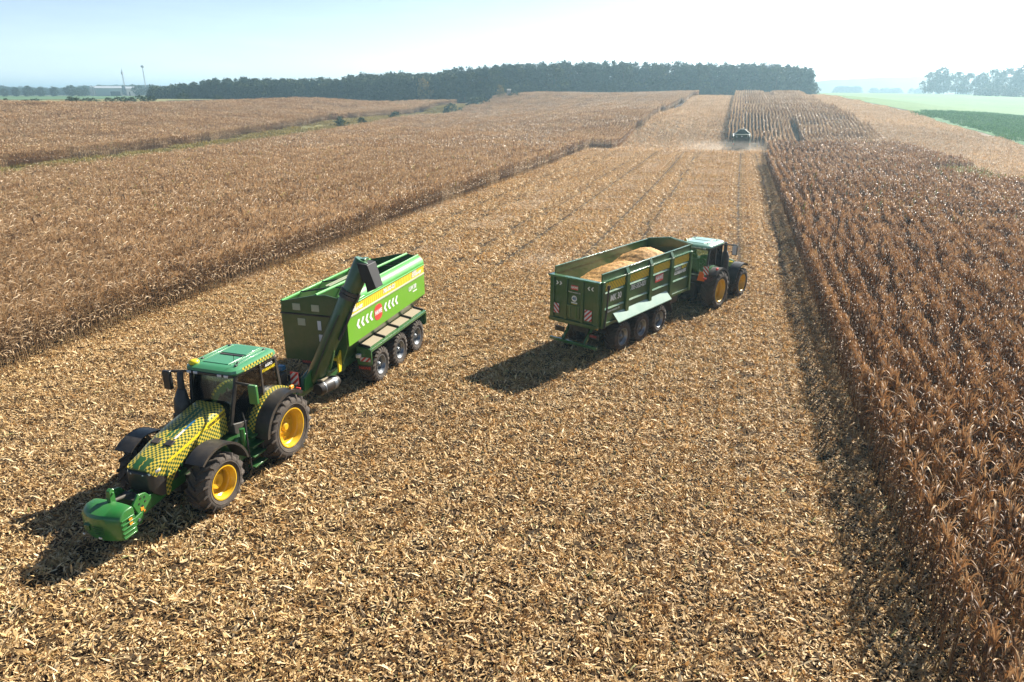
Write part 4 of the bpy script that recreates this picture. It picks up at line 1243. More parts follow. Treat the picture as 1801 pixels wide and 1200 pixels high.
# ------------------------------------------------------------------ tractor: +x forward, +y left, origin under the rear axle
FX = 2.98
def make_tractor(pos, heading, label, wrapped):
    root = empty('tractor', (pos[0], pos[1], tz(*pos)), R(heading)); tag(root, label, 'tractor')
    hood_paint = M['checker'] if wrapped else M['green']
    # wheels
    for sy in (1, -1):
        wheel(root, 0, sy * 1.10, 1.0, .74, .575, 19, M['yellow'], .30, .075)
        wheel(root, FX, sy * 1.12, .80, .62, .44, 17, M['yellow'], .33, .07, deep=True)
    # chassis, transmission and axles
    b = MB()
    b.box((.75, 0, .95), (2.7, .62, .62)); b.box((2.7, 0, .92), (2.0, .5, .42)); b.box((0, 0, .98), (.62, 1.5, .5))
    b.lathe([(-.8, .2), (.8, .2)], 14, 0, (0, 0, .98)); b.box((FX, 0, .78), (.42, 1.65, .26)); b.box((FX, 0, .60), (.7, .5, .3))
    b.box((-.55, 0, .95), (.5, .7, .75)); b.box((-.95, 0, .62), (.55, .3, .16))
    b.build('chassis', M['dark'], root, .02)
    # hood
    b = MB()
    stn = [(1.62, .53, 2.33, 1.46), (1.95, .53, 2.28, 1.42), (2.2, .53, 2.235, 1.44), (2.5, .52, 2.17, 1.60), (2.9, .51, 2.08, 1.60), (3.3, .50, 1.99, 1.50), (3.65, .485, 1.905, 1.34), (3.85, .47, 1.85, 1.20), (4.1, .45, 1.78, 1.22), (4.35, .41, 1.695, 1.40), (4.47, .36, 1.63, 1.52)]
    HS = lambda x: 1.62 + (x - 1.62) * .93
    stn = [(HS(q[0]),) + q[1:] for q in stn]
    def ring(x, w, zt, zl):
        mid = zl + (zt - zl) * .55; sh = zl + (zt - zl) * .84
        pts = [(w, zl), (w * 1.0, mid), (w * .965, sh), (w * .80, zt - .055), (w * .5, zt - .015), (w * .22, zt - .03), (w * .06, zt - .03)]
        full = pts + [(-y, z) for y, z in reversed(pts)]
        return [(x, y, z) for y, z in full]
    rings = [ring(*q) for q in stn]
    arc = [[0.0]]
    cum = []
    for rg in rings:
        c = [0.0]
        for k in range(1, len(rg)): c.append(c[-1] + (Vector(rg[k]) - Vector(rg[k - 1])).length)
        tot = c[-1]; cum.append([v - tot / 2 for v in c] + [tot / 2 + .8])
    def uvf(i, k): return (stn[i][0], cum[i][k])
    def mf(i, k):
        if k == len(rings[0]) - 1: return 1
        if wrapped and k in (5, 7) and 1 <= i <= 4: return 2
        if wrapped and k in (4, 5, 7, 8) and i >= 8: return 2
        if not wrapped and k in (5, 6, 7): return 2
        return 0
    b.loft(rings, 0, True, True, mf, uvf)
    b.build('hood', [hood_paint, M['dark'], M['green'] if wrapped else M['black']], root, smooth=50)
    # black vents on top of the hood
    for sy in (.21, -.21):
        b = MB(); b.box((HS(3.52), sy, 1.925), (.20, .22, .05), 0, (0, .235, 0)); b.build('hood_vent', M['black'], root, .01)
    # nose with grille
    b = MB()
    nr = [(4.02 - .19, .46, 1.62, .80), (4.3 - .19, .44, 1.58, .84), (4.46 - .19, .38, 1.55, .98), (4.53 - .19, .30, 1.52, 1.14)]
    b.loft([[(x, w, zb), (x, w * 1.0, zb + (zt - zb) * .6), (x, w * .9, zt), (x, -w * .9, zt), (x, -w, zb + (zt - zb) * .6), (x, -w, zb)] for x, w, zt, zb in nr], 0)
    o = b.build('grille', M['black'], root, .015)
    b = MB()
    for k in range(7): b.box((4.29, 0, .98 + k * .07), (.03, .58, .018))
    b.build('grille_slat', M['dark'], o)
    for sy in (1, -1):
        b = MB(); b.loft([[(4.28, sy * .17, 1.51), (4.28, sy * .17, 1.48), (4.355, sy * .17, 1.48), (4.35, sy * .17, 1.51)], [(4.20, sy * .34, 1.55), (4.20, sy * .34, 1.49), (4.285, sy * .35, 1.49), (4.28, sy * .35, 1.55)], [(4.0, sy * .43, 1.59), (4.0, sy * .43, 1.53), (4.06, sy * .452, 1.53), (4.06, sy * .452, 1.58)]])
        b.build('headlight', M['lens'], root, smooth=30)
        # narrow front cheek below the hood, patterned like it
        b = MB()
        p = [(3.50, 1.36), (3.81, 1.40), (3.96, 1.10), (3.99, .78), (3.88, .78), (3.77, 1.05)]
        y = sy * .487
        pts = [(x, y - sy * .02 * (x - 3.6) * 2, z) for x, z in p]
        b.poly(pts if sy < 0 else list(reversed(pts)), 0, [(x, z) for x, z in (p if sy < 0 else list(reversed(p)))])
        inn = [(x, y_ - sy * .03, z) for x, y_, z in pts]
        for i in range(len(p)):
            j = (i + 1) % len(p); b.poly([pts[i], pts[j], inn[j], inn[i]], 1)
        b.build('side_cheek', [hood_paint, M['black']], root, smooth=0)
        # yellow stripe
        b = MB()
        xs = [1.66, 2.0, 2.33, 2.43] + [2.43 + (3.78 - 2.43) * k / 8 for k in range(1, 9)]
        zlo = lambda x: np.interp(x, [1.66, 2.33, 2.43, 3.78], [1.985, 1.865, 1.915, 1.61]); zhi = lambda x: np.interp(x, [1.66, 2.33, 2.43, 3.78], [2.15, 2.035, 1.985, 1.67])
        def onh(x, z):
            w, zt, zl = (np.interp(x, [q[0] for q in stn], [q[k] for q in stn]) for k in (1, 2, 3))
            f = (z - zl) / (zt - zl)
            return (x, sy * (w * np.interp(f, [0, .55, .84, 1.0], [1, 1, .965, .80]) + .010), z)
        for i in range(len(xs) - 1):
            q = [onh(xs[i], zlo(xs[i])), onh(xs[i + 1], zlo(xs[i + 1])), onh(xs[i + 1], zhi(xs[i + 1])), onh(xs[i], zhi(xs[i]))]
            b.poly(q)
            q2 = [(x, y_ - sy * .03, z) for x, y_, z in q]
            for k in (0, 2): b.poly([q[k], q[(k + 1) % 4], q2[(k + 1) % 4], q2[k]])
        o = b.build('hood_stripe', M['decal_yellow'], root, smooth=0)
        xd = Vector((-.985 * sy, 0, .17 * sy))
        lettering('JOHN DEERE', .125, (2.0, sy * .548, 2.008), xd, (.17, 0, .985), M['black'], o, bold=.012, squeeze=.92)
        if wrapped:
            pass
        # engine bay dark side under the hood arch
    b = MB(); b.box((2.85, 0, 1.35), (2.2, .84, .62)); b.build('engine_bay', M['dark'], root, .03)
    b = MB()
    for sy in (1, -1):
        for k in range(9):
            x = 2.4 + k * .17; b.tube([(x, sy * .44, 1.15 + .1 * math.sin(k * 2.1)), (x + .13, sy * .47, 1.32), (x + .05, sy * .45, 1.5)], .022, 6)
        b.box((2.75, sy * .46, 1.22), (.35, .05, .16)); b.box((3.35, sy * .44, 1.12), (.25, .05, .12))
    b.build('engine_pipes', M['green'], root)
    if wrapped:
        # pale and blue decal line along the hood's left shoulder
        for x0, x1, mm in ((2.45, 2.85, 'blue'), (2.85, 3.22, 'white')):
            b = MB()
            z = lambda x: np.interp(x, [q[0] for q in stn], [q[2] for q in stn]) - .008
            b.poly([(x0, .20, z(x0)), (x1, .20, z(x1)), (x1, .27, z(x1) - .002), (x0, .27, z(x0) - .002)])
            b.poly([(x0, .20, z(x0) - .02), (x0, .27, z(x0) - .02), (x1, .27, z(x1) - .02), (x1, .20, z(x1) - .02)])
            b.build('decal_line', M[mm], root, smooth=0)
    # side frames and front hitch
    for sy in (1, -1):
        b = MB(); b.prism([(2.0, .78), (3.9, .70), (4.55, .62), (4.75, .72), (4.70, 1.02), (4.3, 1.0), (3.9, .96), (2.0, 1.08)], sy * .30 - .04, sy * .30 + .04)
        b.build('side_frame', M['weight_green'], root, .012)
    if wrapped:
        for sy in (1, -1):
            b = MB(); b.prism([(4.42, 1.02), (4.56, 1.20), (4.78, 1.26), (4.98, 1.08), (4.86, .74), (4.62, .66), (4.45, .78)], sy * .40 - .03, sy * .40 + .03)
            o = b.build('hitch_plate', M['weight_green'], root, .012)
            for (x, z, r_) in ((4.62, 1.12, .025), (4.74, 1.14, .025), (4.80, 1.02, .025), (4.62, 1.0, .025), (4.72, .92, .03)):
                b = MB(); b.lathe([(-.04, r_), (.04, r_), (.04, .0005)] if sy > 0 else [(.04, r_), (-.04, r_), (-.04, .0005)], 10, 0, (x, sy * .40, z))
                b.build('pin_hole', M['black'], o)
            b = MB(); b.box((4.74, sy * .435, .86), (.09, .008, .10)); b.box((4.68, sy * .435, .76), (.06, .008, .06)); b.build('sticker', M['amber'], o)
            b = MB(); b.prism([(4.72, .62), (4.80, .80), (5.02, .74), (5.20, .84), (5.24, .70), (5.05, .55), (4.85, .52)], sy * .40 - .05, sy * .40 + .05)
            o = b.build('lower_link', M['weight_green'], root, .012)
            b = MB(); b.tube([(4.9, sy * .33, .64), (4.9, sy * .47, .64)], .04, 10); b.tube([(5.1, sy * .3, .72), (5.1, sy * .5, .72)], .035, 10); b.build('link_pin', M['steel'], o)
        b = MB(); b.tube([(4.55, 0, 1.1), (5.2, 0, 1.22)], .045, 10); b.box((4.6, 0, .95), (.3, .7, .18)); b.build('top_link', M['dark'], root, .01)
        # ballast block
        b = MB()
        def wring(y):
            q = (y / .58) ** 2; xf = 5.70 - .17 * q; zt = 1.23 - .05 * q * q
            return [(5.10, y, .47), (5.10, y, zt - .05), (5.14, y, zt), (5.36, y, zt + .015 - .02 * q), (xf - .06, y, zt - .09), (xf - .01, y, zt - .16), (xf, y, .85), (xf - .01, y, .56), (xf - .07, y, .45)]
        b.loft([wring(.58 * k / 8) for k in range(-8, 9)], 0)
        wt = b.build('front_weight', M['weight_green'], root, .02, smooth=32)
        b = MB(); b.prism([(5.08, 1.16), (5.08, 1.50), (5.13, 1.56), (5.21, 1.52), (5.24, 1.20)], -.055, .055); b.tube([(5.14, -.09, 1.44), (5.14, .09, 1.44)], .03, 8)
        b.build('weight_hook', M['weight_green'], wt, .01)
        b = MB()
        for sy in (1, -1):
            for k in range(5): b.box((5.33, sy * .602, .52 + k * .115), (.36, .03, .035))
        b.build('weight_rib', M['weight_green'], wt, .008)
        b = MB()
        for k in range(2): b.box((5.26, .605, .92 - k * .115), (.09, .02, .05))
        b.build('sticker', M['amber'], wt)
        b = MB(); b.box((5.715, .1, .58), (.01, .09, .04)); b.box((5.71, -.40, .60), (.012, .06, .04)); b.build('reflector', M['white'], wt)
        b = MB()
        for k in range(4): b.box((5.715, .08, .68 + k * .06), (.012, .34, .014))
        b.prism([(5.66, .72), (5.722, .72), (5.722, .86), (5.66, .90)], -.34, -.18)
        b.build('weight_emblem', M['green'], wt, .004)
    # cab
    b = MB(); b.prism([(1.62, 1.42), (1.62, 1.72), (1.30, 1.64), (.3, 1.50), (-.55, 1.62), (-.72, 1.5), (-.6, 1.18), (1.2, 1.05)], -.74, .74)
    b.build('cab_tub', M['dark'], root, .03)
    b = MB()
    A0, A1 = (1.62, .66, 1.66), (1.30, .76, 3.04)
    B0, B1 = (.36, .84, 1.5), (.36, .84, 3.04)
    C0_, C1_ = (-.50, .80, 1.6), (-.36, .80, 3.04)
    for sy in (1, -1):
        f = lambda p: (p[0], p[1] * sy, p[2])
        b.bar(f(A0), f(A1), .07, .09); b.bar(f(B0), f(B1), .06, .07); b.bar(f(C0_), f(C1_), .09, .10)
        b.bar(f(A0), f((.36, .84, 1.46)), .05, .06); b.bar(f((.36, .84, 1.5)), f(C0_), .05, .06); b.bar(f(A1), f(C1_), .08, .10)
    b.bar((1.62, -.66, 1.68), (1.62, .66, 1.68), .08, .08); b.bar((1.30, -.76, 3.04), (1.30, .76, 3.04), .08, .1); b.bar((-.36, -.8, 3.04), (-.36, .8, 3.04), .08, .1); b.bar((-.5, -.8, 1.62), (-.5, .8, 1.62), .08, .08)
    b.build('cab_frame', M['black'], root, .012)
    def pane(name, pts):
        q = MB(); q.poly(pts); o = q.build(name, M['glass'], root, smooth=0)
        so = o.modifiers.new('glass', 'SOLIDIFY'); so.thickness = .008; so.offset = 0
        return o
    pane('windshield', [(1.615, -.64, 1.70), (1.615, .64, 1.70), (1.30, .74, 3.0), (1.30, -.74, 3.0)])
    pane('rear_window', [(-.50, -.76, 1.66), (-.50, .76, 1.66), (-.36, .76, 3.0), (-.36, -.76, 3.0)])
    for sy in (1, -1):
        pane('door_glass', [(1.60, sy * .672, 1.68), (.40, sy * .85, 1.50), (.40, sy * .85, 3.0), (1.29, sy * .768, 3.0)])
        pane('side_window', [(.32, sy * .85, 1.52), (-.46, sy * .81, 1.62), (-.32, sy * .81, 3.0), (.32, sy * .85, 3.0)])
    # inside the cab
    b = MB(); b.box((.05, 0, 1.72), (.5, .52, .14)); b.box((-.22, 0, 2.12), (.14, .5, .75), 0, (0, -.12, 0)); b.box((-.27, 0, 2.58), (.1, .28, .2))
    b.build('seat', M['seat'], root, .04)
    b = MB(); b.tube([(1.0, 0, 1.5), (.78, 0, 2.05)], .05, 8); b.box((1.28, 0, 1.72), (.3, .9, .34)); b.box((.1, -.42, 1.92), (.6, .2, .12))
    b.build('console', M['dark'], root, .02)
    b = MB(); n = 24; st = []
    for k in range(n + 1):
        a = 2 * math.pi * k / n
        st.append((.74 + .19 * math.cos(a) * .45, .2 * math.sin(a), 2.08 + .19 * math.cos(a) * .9))
    b.tube(st, .016, 6, cap=False); b.bar(st[0], st[12], .02, .02); b.build('steering_wheel', M['black'], root)
    # roof
    b = MB()
    def rr(x0, x1, y, z, r_, k=.0):
        pts = []
        for cx, cy, a0 in ((x1 - r_, y - r_, 0), (x0 + r_, y - r_, 90), (x0 + r_, -y + r_, 180), (x1 - r_, -y + r_, 270)):
            for j in range(4):
                a = R(a0 + j * 30); pts.append((cx + r_ * math.cos(a), cy + r_ * math.sin(a), z))
        return pts
    b.loft([rr(-.46, 1.42, .82, 3.06, .22), rr(-.52, 1.48, .88, 3.13, .26), rr(-.51, 1.47, .865, 3.21, .27), rr(-.42, 1.36, .78, 3.265, .26), rr(-.34, 1.26, .70, 3.28, .24)], 0)
    RG = M['roof_green'] if wrapped else M['sky_sheen_roof']
    rf = b.build('roof', RG, root, smooth=28)
    b = MB(); b.box((.05, 0, 3.29), (.66, .86, .03)); b.box((.85, 0, 3.285), (.60, .86, .024)); b.build('roof_panel', RG, rf, .012)
    b = MB(); b.box((.46, 0, 3.292), (.09, .78, .02)); b.build('roof_gap', M['black'], rf, .006)
    b = MB()
    for sy in (.5, -.5, .66, -.66): b.box((.45, sy, 3.29), (1.4 if abs(sy) < .6 else 1.2, .025, .03))
    b.build('roof_rib', RG, rf, .008)
    b = MB()
    for x, y in ((.95, .60), (.95, -.6), (-.2, .60), (-.2, -.6), (1.16, .70)): b.box((x, y, 3.29), (.09, .06, .05))
    b.build('roof_bracket', M['black'], rf, .01)
    b = MB()
    st = [rr(1.15, 1.49, .17, 3.0, .1)]
    b.prism([(1.30, 3.0), (1.52, 3.05), (1.52, 3.12), (1.30, 3.12)], -.72, .72); b.build('roof_visor', M['black'], rf, .01)
    for y in (-.62, -.4, .4, .62):
        b = MB(); b.box((1.515, y, 3.09), (.03, .14, .07)); b.build('work_light', M['lens'], rf, .008)
    for y in (-.6, .6):
        b = MB(); b.box((-.52, y, 3.10), (.05, .16, .08)); b.build('work_light', M['lens'], rf, .008)
    if wrapped:
        for sy in (1, -1):
            b = MB()
            a = [(1.12, sy * .876, 3.10), (-.24, sy * .876, 3.10), (-.24, sy * .862, 3.225), (1.12, sy * .862, 3.225)]
            a2 = [(x, y + sy * .006, z) for x, y, z in a]
            uvquad(b, a2 if sy > 0 else [a2[1], a2[0], a2[3], a2[2]])
            b.build('roof_side_wrap', M['checker'], rf, smooth=0)
        b = MB(); b.tube([(0, 0, 0), (0, 0, .05), (0, 0, .10), (0, 0, .13)], [.13, .15, .13, .05], 20)
        b.build('satellite_receiver', M['decal_yellow'], rf, loc=(1.28, -.62, 3.24), smooth=50)
        b = MB(); b.tube([(1.18, .66, 3.26), (1.16, .67, 3.62)], .008, 6); b.build('aerial', M['black'], rf)
        # lettering on the rear side window
        for sy in (1, -1):
            o = lettering('AGRO', .12, (.0, sy * .862, 2.93), (-sy, 0, 0), (0, 0, 1), M['white'], root, shear=.2, bold=.02)
            lettering('KORBANEK', .115, (.02, sy * .862, 2.81), (-sy, 0, 0), (0, 0, 1), M['decal_yellow'], root, shear=.2, bold=.015)
    else:
        b = MB(); b.prismx([(-.95, 1.55), (-.55, 1.55), (-.66, 2.02), (-.84, 2.02)], -1.0, -.97); b.build('warning_triangle', M['orange'], root, .004)
        b = MB(); b.tube([(0, 0, 0), (0, 0, .14), (0, 0, .17)], [.07, .07, .03], 14); b.build('beacon', M['amber'], rf, loc=(-.30, .55, 3.30), smooth=50)
        b = MB(); b.tube([(-.30, .55, 3.2), (-.30, .55, 3.32)], .02, 6); b.box((-.44, .74, 3.30), (.16, .2, .12)); b.build('beacon_post', M['black'], rf)
        lettering('AGRO KORBANEK', .11, (-.545, 0, 3.10), (0, -1, 0), (0, 0, 1), M['white'], root, bold=.01)
    # mirrors
    for sy in (1, -1):
        mx, my, mz = (1.38, sy * 1.34, 2.62) if sy > 0 else (1.55, sy * 1.32, 2.78)
        b = MB(); b.bar((1.34, sy * .74, mz + .25), (mx, my, mz + .25), .05, .06); b.bar((mx, my, mz + .25), (mx, my, mz - .1), .04, .05); b.build('mirror_arm', M['black'], root, .008)
        b = MB(); b.box((mx + .03, my + sy * .03, mz), (.12, .26, .56)); o = b.build('mirror', M['weight_green'] if sy > 0 and wrapped else M['black'], root, .03)
        b = MB(); b.box((mx - .033, my + sy * .03, mz), (.006, .21, .48)); b.build('mirror_glass', M['lens'], o)
    # exhaust stack and intake at the right front pillar
    b = MB()
    b.tube([(1.78, -.72, 1.5), (1.78, -.76, 2.05), (1.76, -.80, 2.35), (1.70, -.80, 2.62)], [.24, .25, .20, .12], 14)
    b.tube([(1.70, -.80, 2.58), (1.68, -.80, 2.95), (1.62, -.82, 3.10)], [.10, .09, .085], 12)
    b.box((1.92, -.74, 1.75), (.25, .34, .5)); b.build('exhaust_stack', M['black'], root, .02)
    # rear mudguards
    for sy in (1, -1):
        y0, y1 = sy * .78, sy * 1.42
        b = MB(); arc_strip(b, 0, .98, 1.14, 6, 128, sy * .98, y1, .03, 16, 0, .10); b.build('mudguard', M['black'], root, smooth=40)
        b = MB(); arc_strip(b, 0, .98, 1.19, 12, 124, sy * .76, sy * .98, .05, 16, 0, 0, True)
        inn = [(0, sy * .78, .98)]
        st = []
        for k in range(13):
            a = R(14 + 112 * k / 12); st.append((1.16 * math.cos(a), sy * .775, .98 + 1.16 * math.sin(a)))
        poly = [(.55, sy * .775, 1.2)] + st + [(-.6, sy * .775, 1.2)]
        b.poly(poly if sy < 0 else list(reversed(poly)), 1)
        b.build('inner_mudguard', [hood_paint if wrapped else M['green'], M['green']], root, smooth=40)
        warning_board(root, (-.98, sy * .98, 2.10), (0, -1, 0), .28, .42, sy > 0)
        b = MB(); b.box((-1.08, sy * 1.0, 1.72), (.05, .16, .1)); b.build('tail_light', M['red'], root, .01)
        b = MB(); b.box((-.35, sy * 1.3, 2.12), (.16, .08, .10)); b.build('marker_light', M['amber'] if wrapped else M['red'], root, .01)
        # front mudguards
        b = MB(); arc_strip(b, FX, .80, 1.04, 50, 168, sy * .86, sy * 1.40, .03, 14, 0, .06)
        b.bar((FX, sy * .5, 1.1), (FX, sy * .95, 1.76), .06, .06)
        b.build('front_mudguard', M['black'], root, smooth=40)
    # tank, steps and rail on the left; tank on the right
    for sy in (1, -1):
        b = MB(); b.prism([(.95, .62), (2.0, .62), (2.05, 1.2), (1.75, 1.36), (.95, 1.36)], sy * .42 if sy > 0 else -.92, sy * .92 if sy > 0 else -.42)
        b.build('fuel_tank', M['green'], root, .05)
    for k in range(4):
        b = MB(); b.box((1.30 - .07 * k, 1.0 + .0 * k - .05 * k + .12, .42 + .27 * k), (.55, .26, .05)); b.build('cab_step', M['green'], root, .01)
    b = MB(); b.tube([(1.62, 1.16, .40), (1.58, 1.10, 1.1), (1.45, 1.0, 1.75), (1.40, .9, 2.0)], .022, 8); b.tube([(1.02, 1.16, .40), (.98, 1.10, 1.1), (.75, .98, 1.7)], .022, 8)
    b.build('hand_rail', M['black'], root)
    b = MB(); b.tube([(1.60, .98, 1.1), (1.60, .98, 1.62)], .075, 12); b.build('filter_bowl', M['weight_green'], root, smooth=50)
    b = MB(); b.lathe([(-.04, .1), (.04, .1), (.04, .0005)], 14, 0, (1.72, .99, .98)); b.build('filler_cap', M['blue'], root)
    # rear linkage
    b = MB()
    for sy in (1, -1):
        b.bar((-.5, sy * .3, .70), (-1.25, sy * .42, .52), .07, .10); b.tube([(-.55, sy * .36, 1.35), (-1.0, sy * .40, .62)], .035, 8)
    b.bar((-.55, 0, 1.15), (-1.15, 0, 1.0), .06, .08); b.build('rear_linkage', M['dark'], root, .01)
    return root

make_tractor((-13.3, 16.26), -91.1, 'green tractor in yellow checkered wrap with a green ballast block in front', True)
make_tractor((-1.33, 36.65), 68.2, 'green tractor pulling the grain-filled tipper trailer away, sky reflection painted into its pale roof', False)
# ------------------------------------------------------------------ chaser bin (grain cart with unloading auger)
def impl_wheel(root, x, y, Rad=.70, w=.62, rim=.36):
    return wheel(root, x, y, Rad, w, rim, 22, M['steel'], .16, .045)
def make_chaser(pos, heading):
    root = empty('chaser_bin', (pos[0], pos[1], tz(*pos)), R(heading))
    tag(root, 'lime and dark green chaser bin trailer with a raised unloading auger at its front', 'grain trailer')
    for x in (1.72, 0, -1.72):
        for sy in (1, -1): impl_wheel(root, x, sy * 1.12)
        b = MB(); b.lathe([(-.9, .09), (.9, .09)], 12, 0, (x, 0, .68)); b.box((x, 0, .80), (.14, 1.5, .14)); b.build('axle', M['dark'], root)
    b = MB()
    for sy in (1, -1):
        b.box((-.2, sy * .42, .98), (6.4, .16, .28))
    for x in (-2.9, -1, .9, 2.7): b.box((x, 0, .98), (.14, .9, .2))
    b.build('chassis', M['deck'], root, .01)
    XF, XR, W = 3.80, -3.0, 1.26
    # tank: vertical upper walls, hopper below; open at the top, with wall thickness
    b = MB()
    def rect(w, x0, x1, z): return [(x1, w, z), (x1, -w, z), (x0, -w, z), (x0, w, z)]
    outer = [rect(.42, XR + 1.6, XF - .45, 1.02), rect(W - .03, XR + .1, XF - .02, 2.10), rect(W, XR, XF, 2.14), rect(W, XR, XF, 3.50)]
    for i in range(len(outer) - 1):
        for k in range(4): b.poly([outer[i][k], outer[i][(k + 1) % 4], outer[i + 1][(k + 1) % 4], outer[i + 1][k]])
    b.poly(outer[0])
    inner = [rect(.38, XR + 1.65, XF - .5, 1.10), rect(W - .05, XR + .05, XF - .05, 2.2), rect(W - .05, XR + .05, XF - .05, 3.50)]
    for i in range(2):
        for k in range(4): b.poly([inner[i][(k + 1) % 4], inner[i][k], inner[i + 1][k], inner[i + 1][(k + 1) % 4]])
    b.poly(list(reversed(inner[0])))
    for k in range(4): b.poly([outer[3][k], outer[3][(k + 1) % 4], inner[2][(k + 1) % 4], inner[2][k]])
    b.build('tank', M['body_green'], root, smooth=20)
    # flat front apron that carries the full-height front wall
    b = MB(); b.prismx([(-W, 1.42), (W - .25, 1.42), (W - .02, 2.05), (W - .02, 3.12), (-W, 3.12)], XF + .003, XF + .06); fw = b.build('front_wall', M['body_green'], root, .01)
    # gables with sloping top edge, front and rear
    for nm, x0, x1 in (('front_gable', XF + .004, XF + .06), ('rear_gable', XR - .05, XR - .004)):
        b = MB(); b.prismx([(-W, 3.16), (W, 3.16), (W - .02, 3.62), (W - .16, 3.80), (.55, 3.90), (.10, 3.86), (-W + .04, 3.56)], x0, x1); g = b.build(nm, M['body_green'], root, .012)
        if nm == 'front_gable':
            for y, z in ((-.62, 3.40), (.12, 3.40)):
                q = MB(); q.box((XF + .066, y, z), (.014, .30, .24)); q.build('sight_window', M['grip'] if False else M['pale'], g, .004)
    for y, z, w_, h_ in ((-.47, 2.86, .30, .26), (.22, 2.78, .14, .34), (.24, 2.32, .14, .26)):
        q = MB(); q.box((XF + .066, y, z), (.014, w_, h_)); q.build('sight_window', M['pale'] if w_ > .2 else M['white'], fw, .004)
    b = MB(); b.box((XF + .05, 0, 3.14), (.10, 2 * W + .04, .05)); b.build('wall_rail', M['dark'], fw, .008)
    # lime side panels, belt, yellow band, sloping side sheets
    for sy in (1, -1):
        b = MB(); b.prism([(XR, 2.18), (XF, 2.08), (XF, 3.06), (XR, 3.06)], sy * W + (0.002 if sy > 0 else -.022), sy * W + (.022 if sy > 0 else -.002))
        sp = b.build('side_panel', M['lime'], root, .004, smooth=0)
        b = MB(); b.box(((XF + XR) / 2, sy * (W + .02), 3.10), (XF - XR, .05, .075)); b.build('belt_strip', M['pale'], root, .012)
        b = MB()
        y = sy * (W + .012)
        pts = [(XF, y, 3.145), (XR, y, 3.145), (XR, y, 3.46), (XF, y, 3.46)]
        uvquad(b, pts if sy > 0 else [pts[1], pts[0], pts[3], pts[2]])
        b.build('yellow_band', M['band'], root, smooth=0)
        b = MB(); b.box(((XF + XR) / 2, sy * (W - .02), 3.54), (XF - XR, .09, .09)); b.build('wall_cap', M['tarp'], root, .02)
        b = MB()   # rolled tarpaulin along the sloping roof side
        st = []
        for x in np.linspace(XF, XR, 25):
            j = .012 * math.sin(x * 9.0) + .01 * math.sin(x * 23)
            st.append([(x, sy * (W + .015), 3.50), (x, sy * (W + .03 + j), 3.56), (x, sy * (W + .02 + j), 3.64), (x, sy * (W - .05), 3.75 + j), (x, sy * (W - .14), 3.82), (x, sy * (W - .22), 3.83), (x, sy * (W - .22), 3.78), (x, sy * (W - .1), 3.62), (x, sy * (W - .04), 3.50)])
        if sy > 0:
            b.loft(st); b.build('side_tarp', M['tarp'], root, smooth=60)
            b = MB(); b.tube([(XF, W - .24, 3.84), (XR, W - .24, 3.86)], .05, 10); b.build('roof_pipe', M['tarp'], root)
        b = MB(); b.box(((XF + XR) / 2, sy * (W + .02), 3.485), (XF - XR, .05, .035)); b.build('top_rail', M['tarp'], root, .01)
        # chevrons, round badge, lettering
        for x in (3.05, 2.72, 2.39, 2.06, .86, .53, .20, -.13):
            b = MB(); dx = -sy
            p = [(0, 0), (.15, 0), (.28, .17), (.15, .34), (0, .34), (.13, .17)]
            # arrowheads lean towards the front of the bin
            b.prism([(x - .14 + a, 2.50 + c) for a, c in [(0, 0), (.14, 0), (.27, .17), (.14, .34), (0, .34), (.13, .17)]], sy * (W + .024), sy * (W + .030)); b.build('chevron', M['white'], sp, smooth=0)
        b = MB(); n = 28
        lo = [(1.46 + .33 * math.copysign(abs(math.cos(t)) ** .75, math.cos(t)), 2.67 + .30 * math.copysign(abs(math.sin(t)) ** .75, math.sin(t))) for t in [2 * math.pi * k / n for k in range(n)]]
        b.prism(lo, sy * (W + .024), sy * (W + .030)); bd = b.build('badge', M['red'], sp, smooth=0)
        lettering('HAWE', .24, (1.46, sy * (W + .033), 2.67), (-sy, 0, 0), (0, 0, 1), M['white'], bd, bold=.03, squeeze=.80)
        lettering('ULW 300', .26, (-1.72, sy * (W + .026), 2.78), (-sy, 0, 0), (0, 0, 1), M['white'], sp, bold=.025, squeeze=.75, shear=.12)
        b = MB(); b.box((-1.95, sy * (W + .026), 2.60), (.42, .006, .045)); b.build('decal_line', M['white'], sp)
        for xx in (3.12, -2.20):
            lettering('AGRO', .15, (xx + sy * .22, sy * (W + .018), 3.385), (-sy, 0, 0), (0, 0, 1), M['white'], root, shear=.25, bold=.03)
            lettering('KORBANEK', .17, (xx, sy * (W + .018), 3.255), (-sy, 0, 0), (0, 0, 1), M['white'], root, shear=.25, bold=.03, squeeze=1.1)
        lettering('785-552-021', .21, (.42, sy * (W + .018), 3.30), (-sy, 0, 0), (0, 0, 1), M['white'], root, shear=.2, bold=.03, squeeze=1.0)
    # roof bars and bows over the open tank
    for y in (-.22,):
        b = MB(); b.tube([(XF, .15, 3.86), (XR, .50, 3.90)], .05, 10); b.build('roof_bar', M['tarp'], root)
    for x in (2.6, 1.1, -1.0):
        b = MB(); b.tube([(x, -W + .05, 3.56), (x, .2, 3.84), (x, W - .2, 3.80)], .03, 8); b.build('roof_bow', M['black'], root)
    b = MB(); b.box((1.6, -.02, 3.86), (2.0, .05, .03)); b.box((1.6, -.18, 3.84), (1.9, .05, .03)); b.build('light_channel', M['pale'], root)
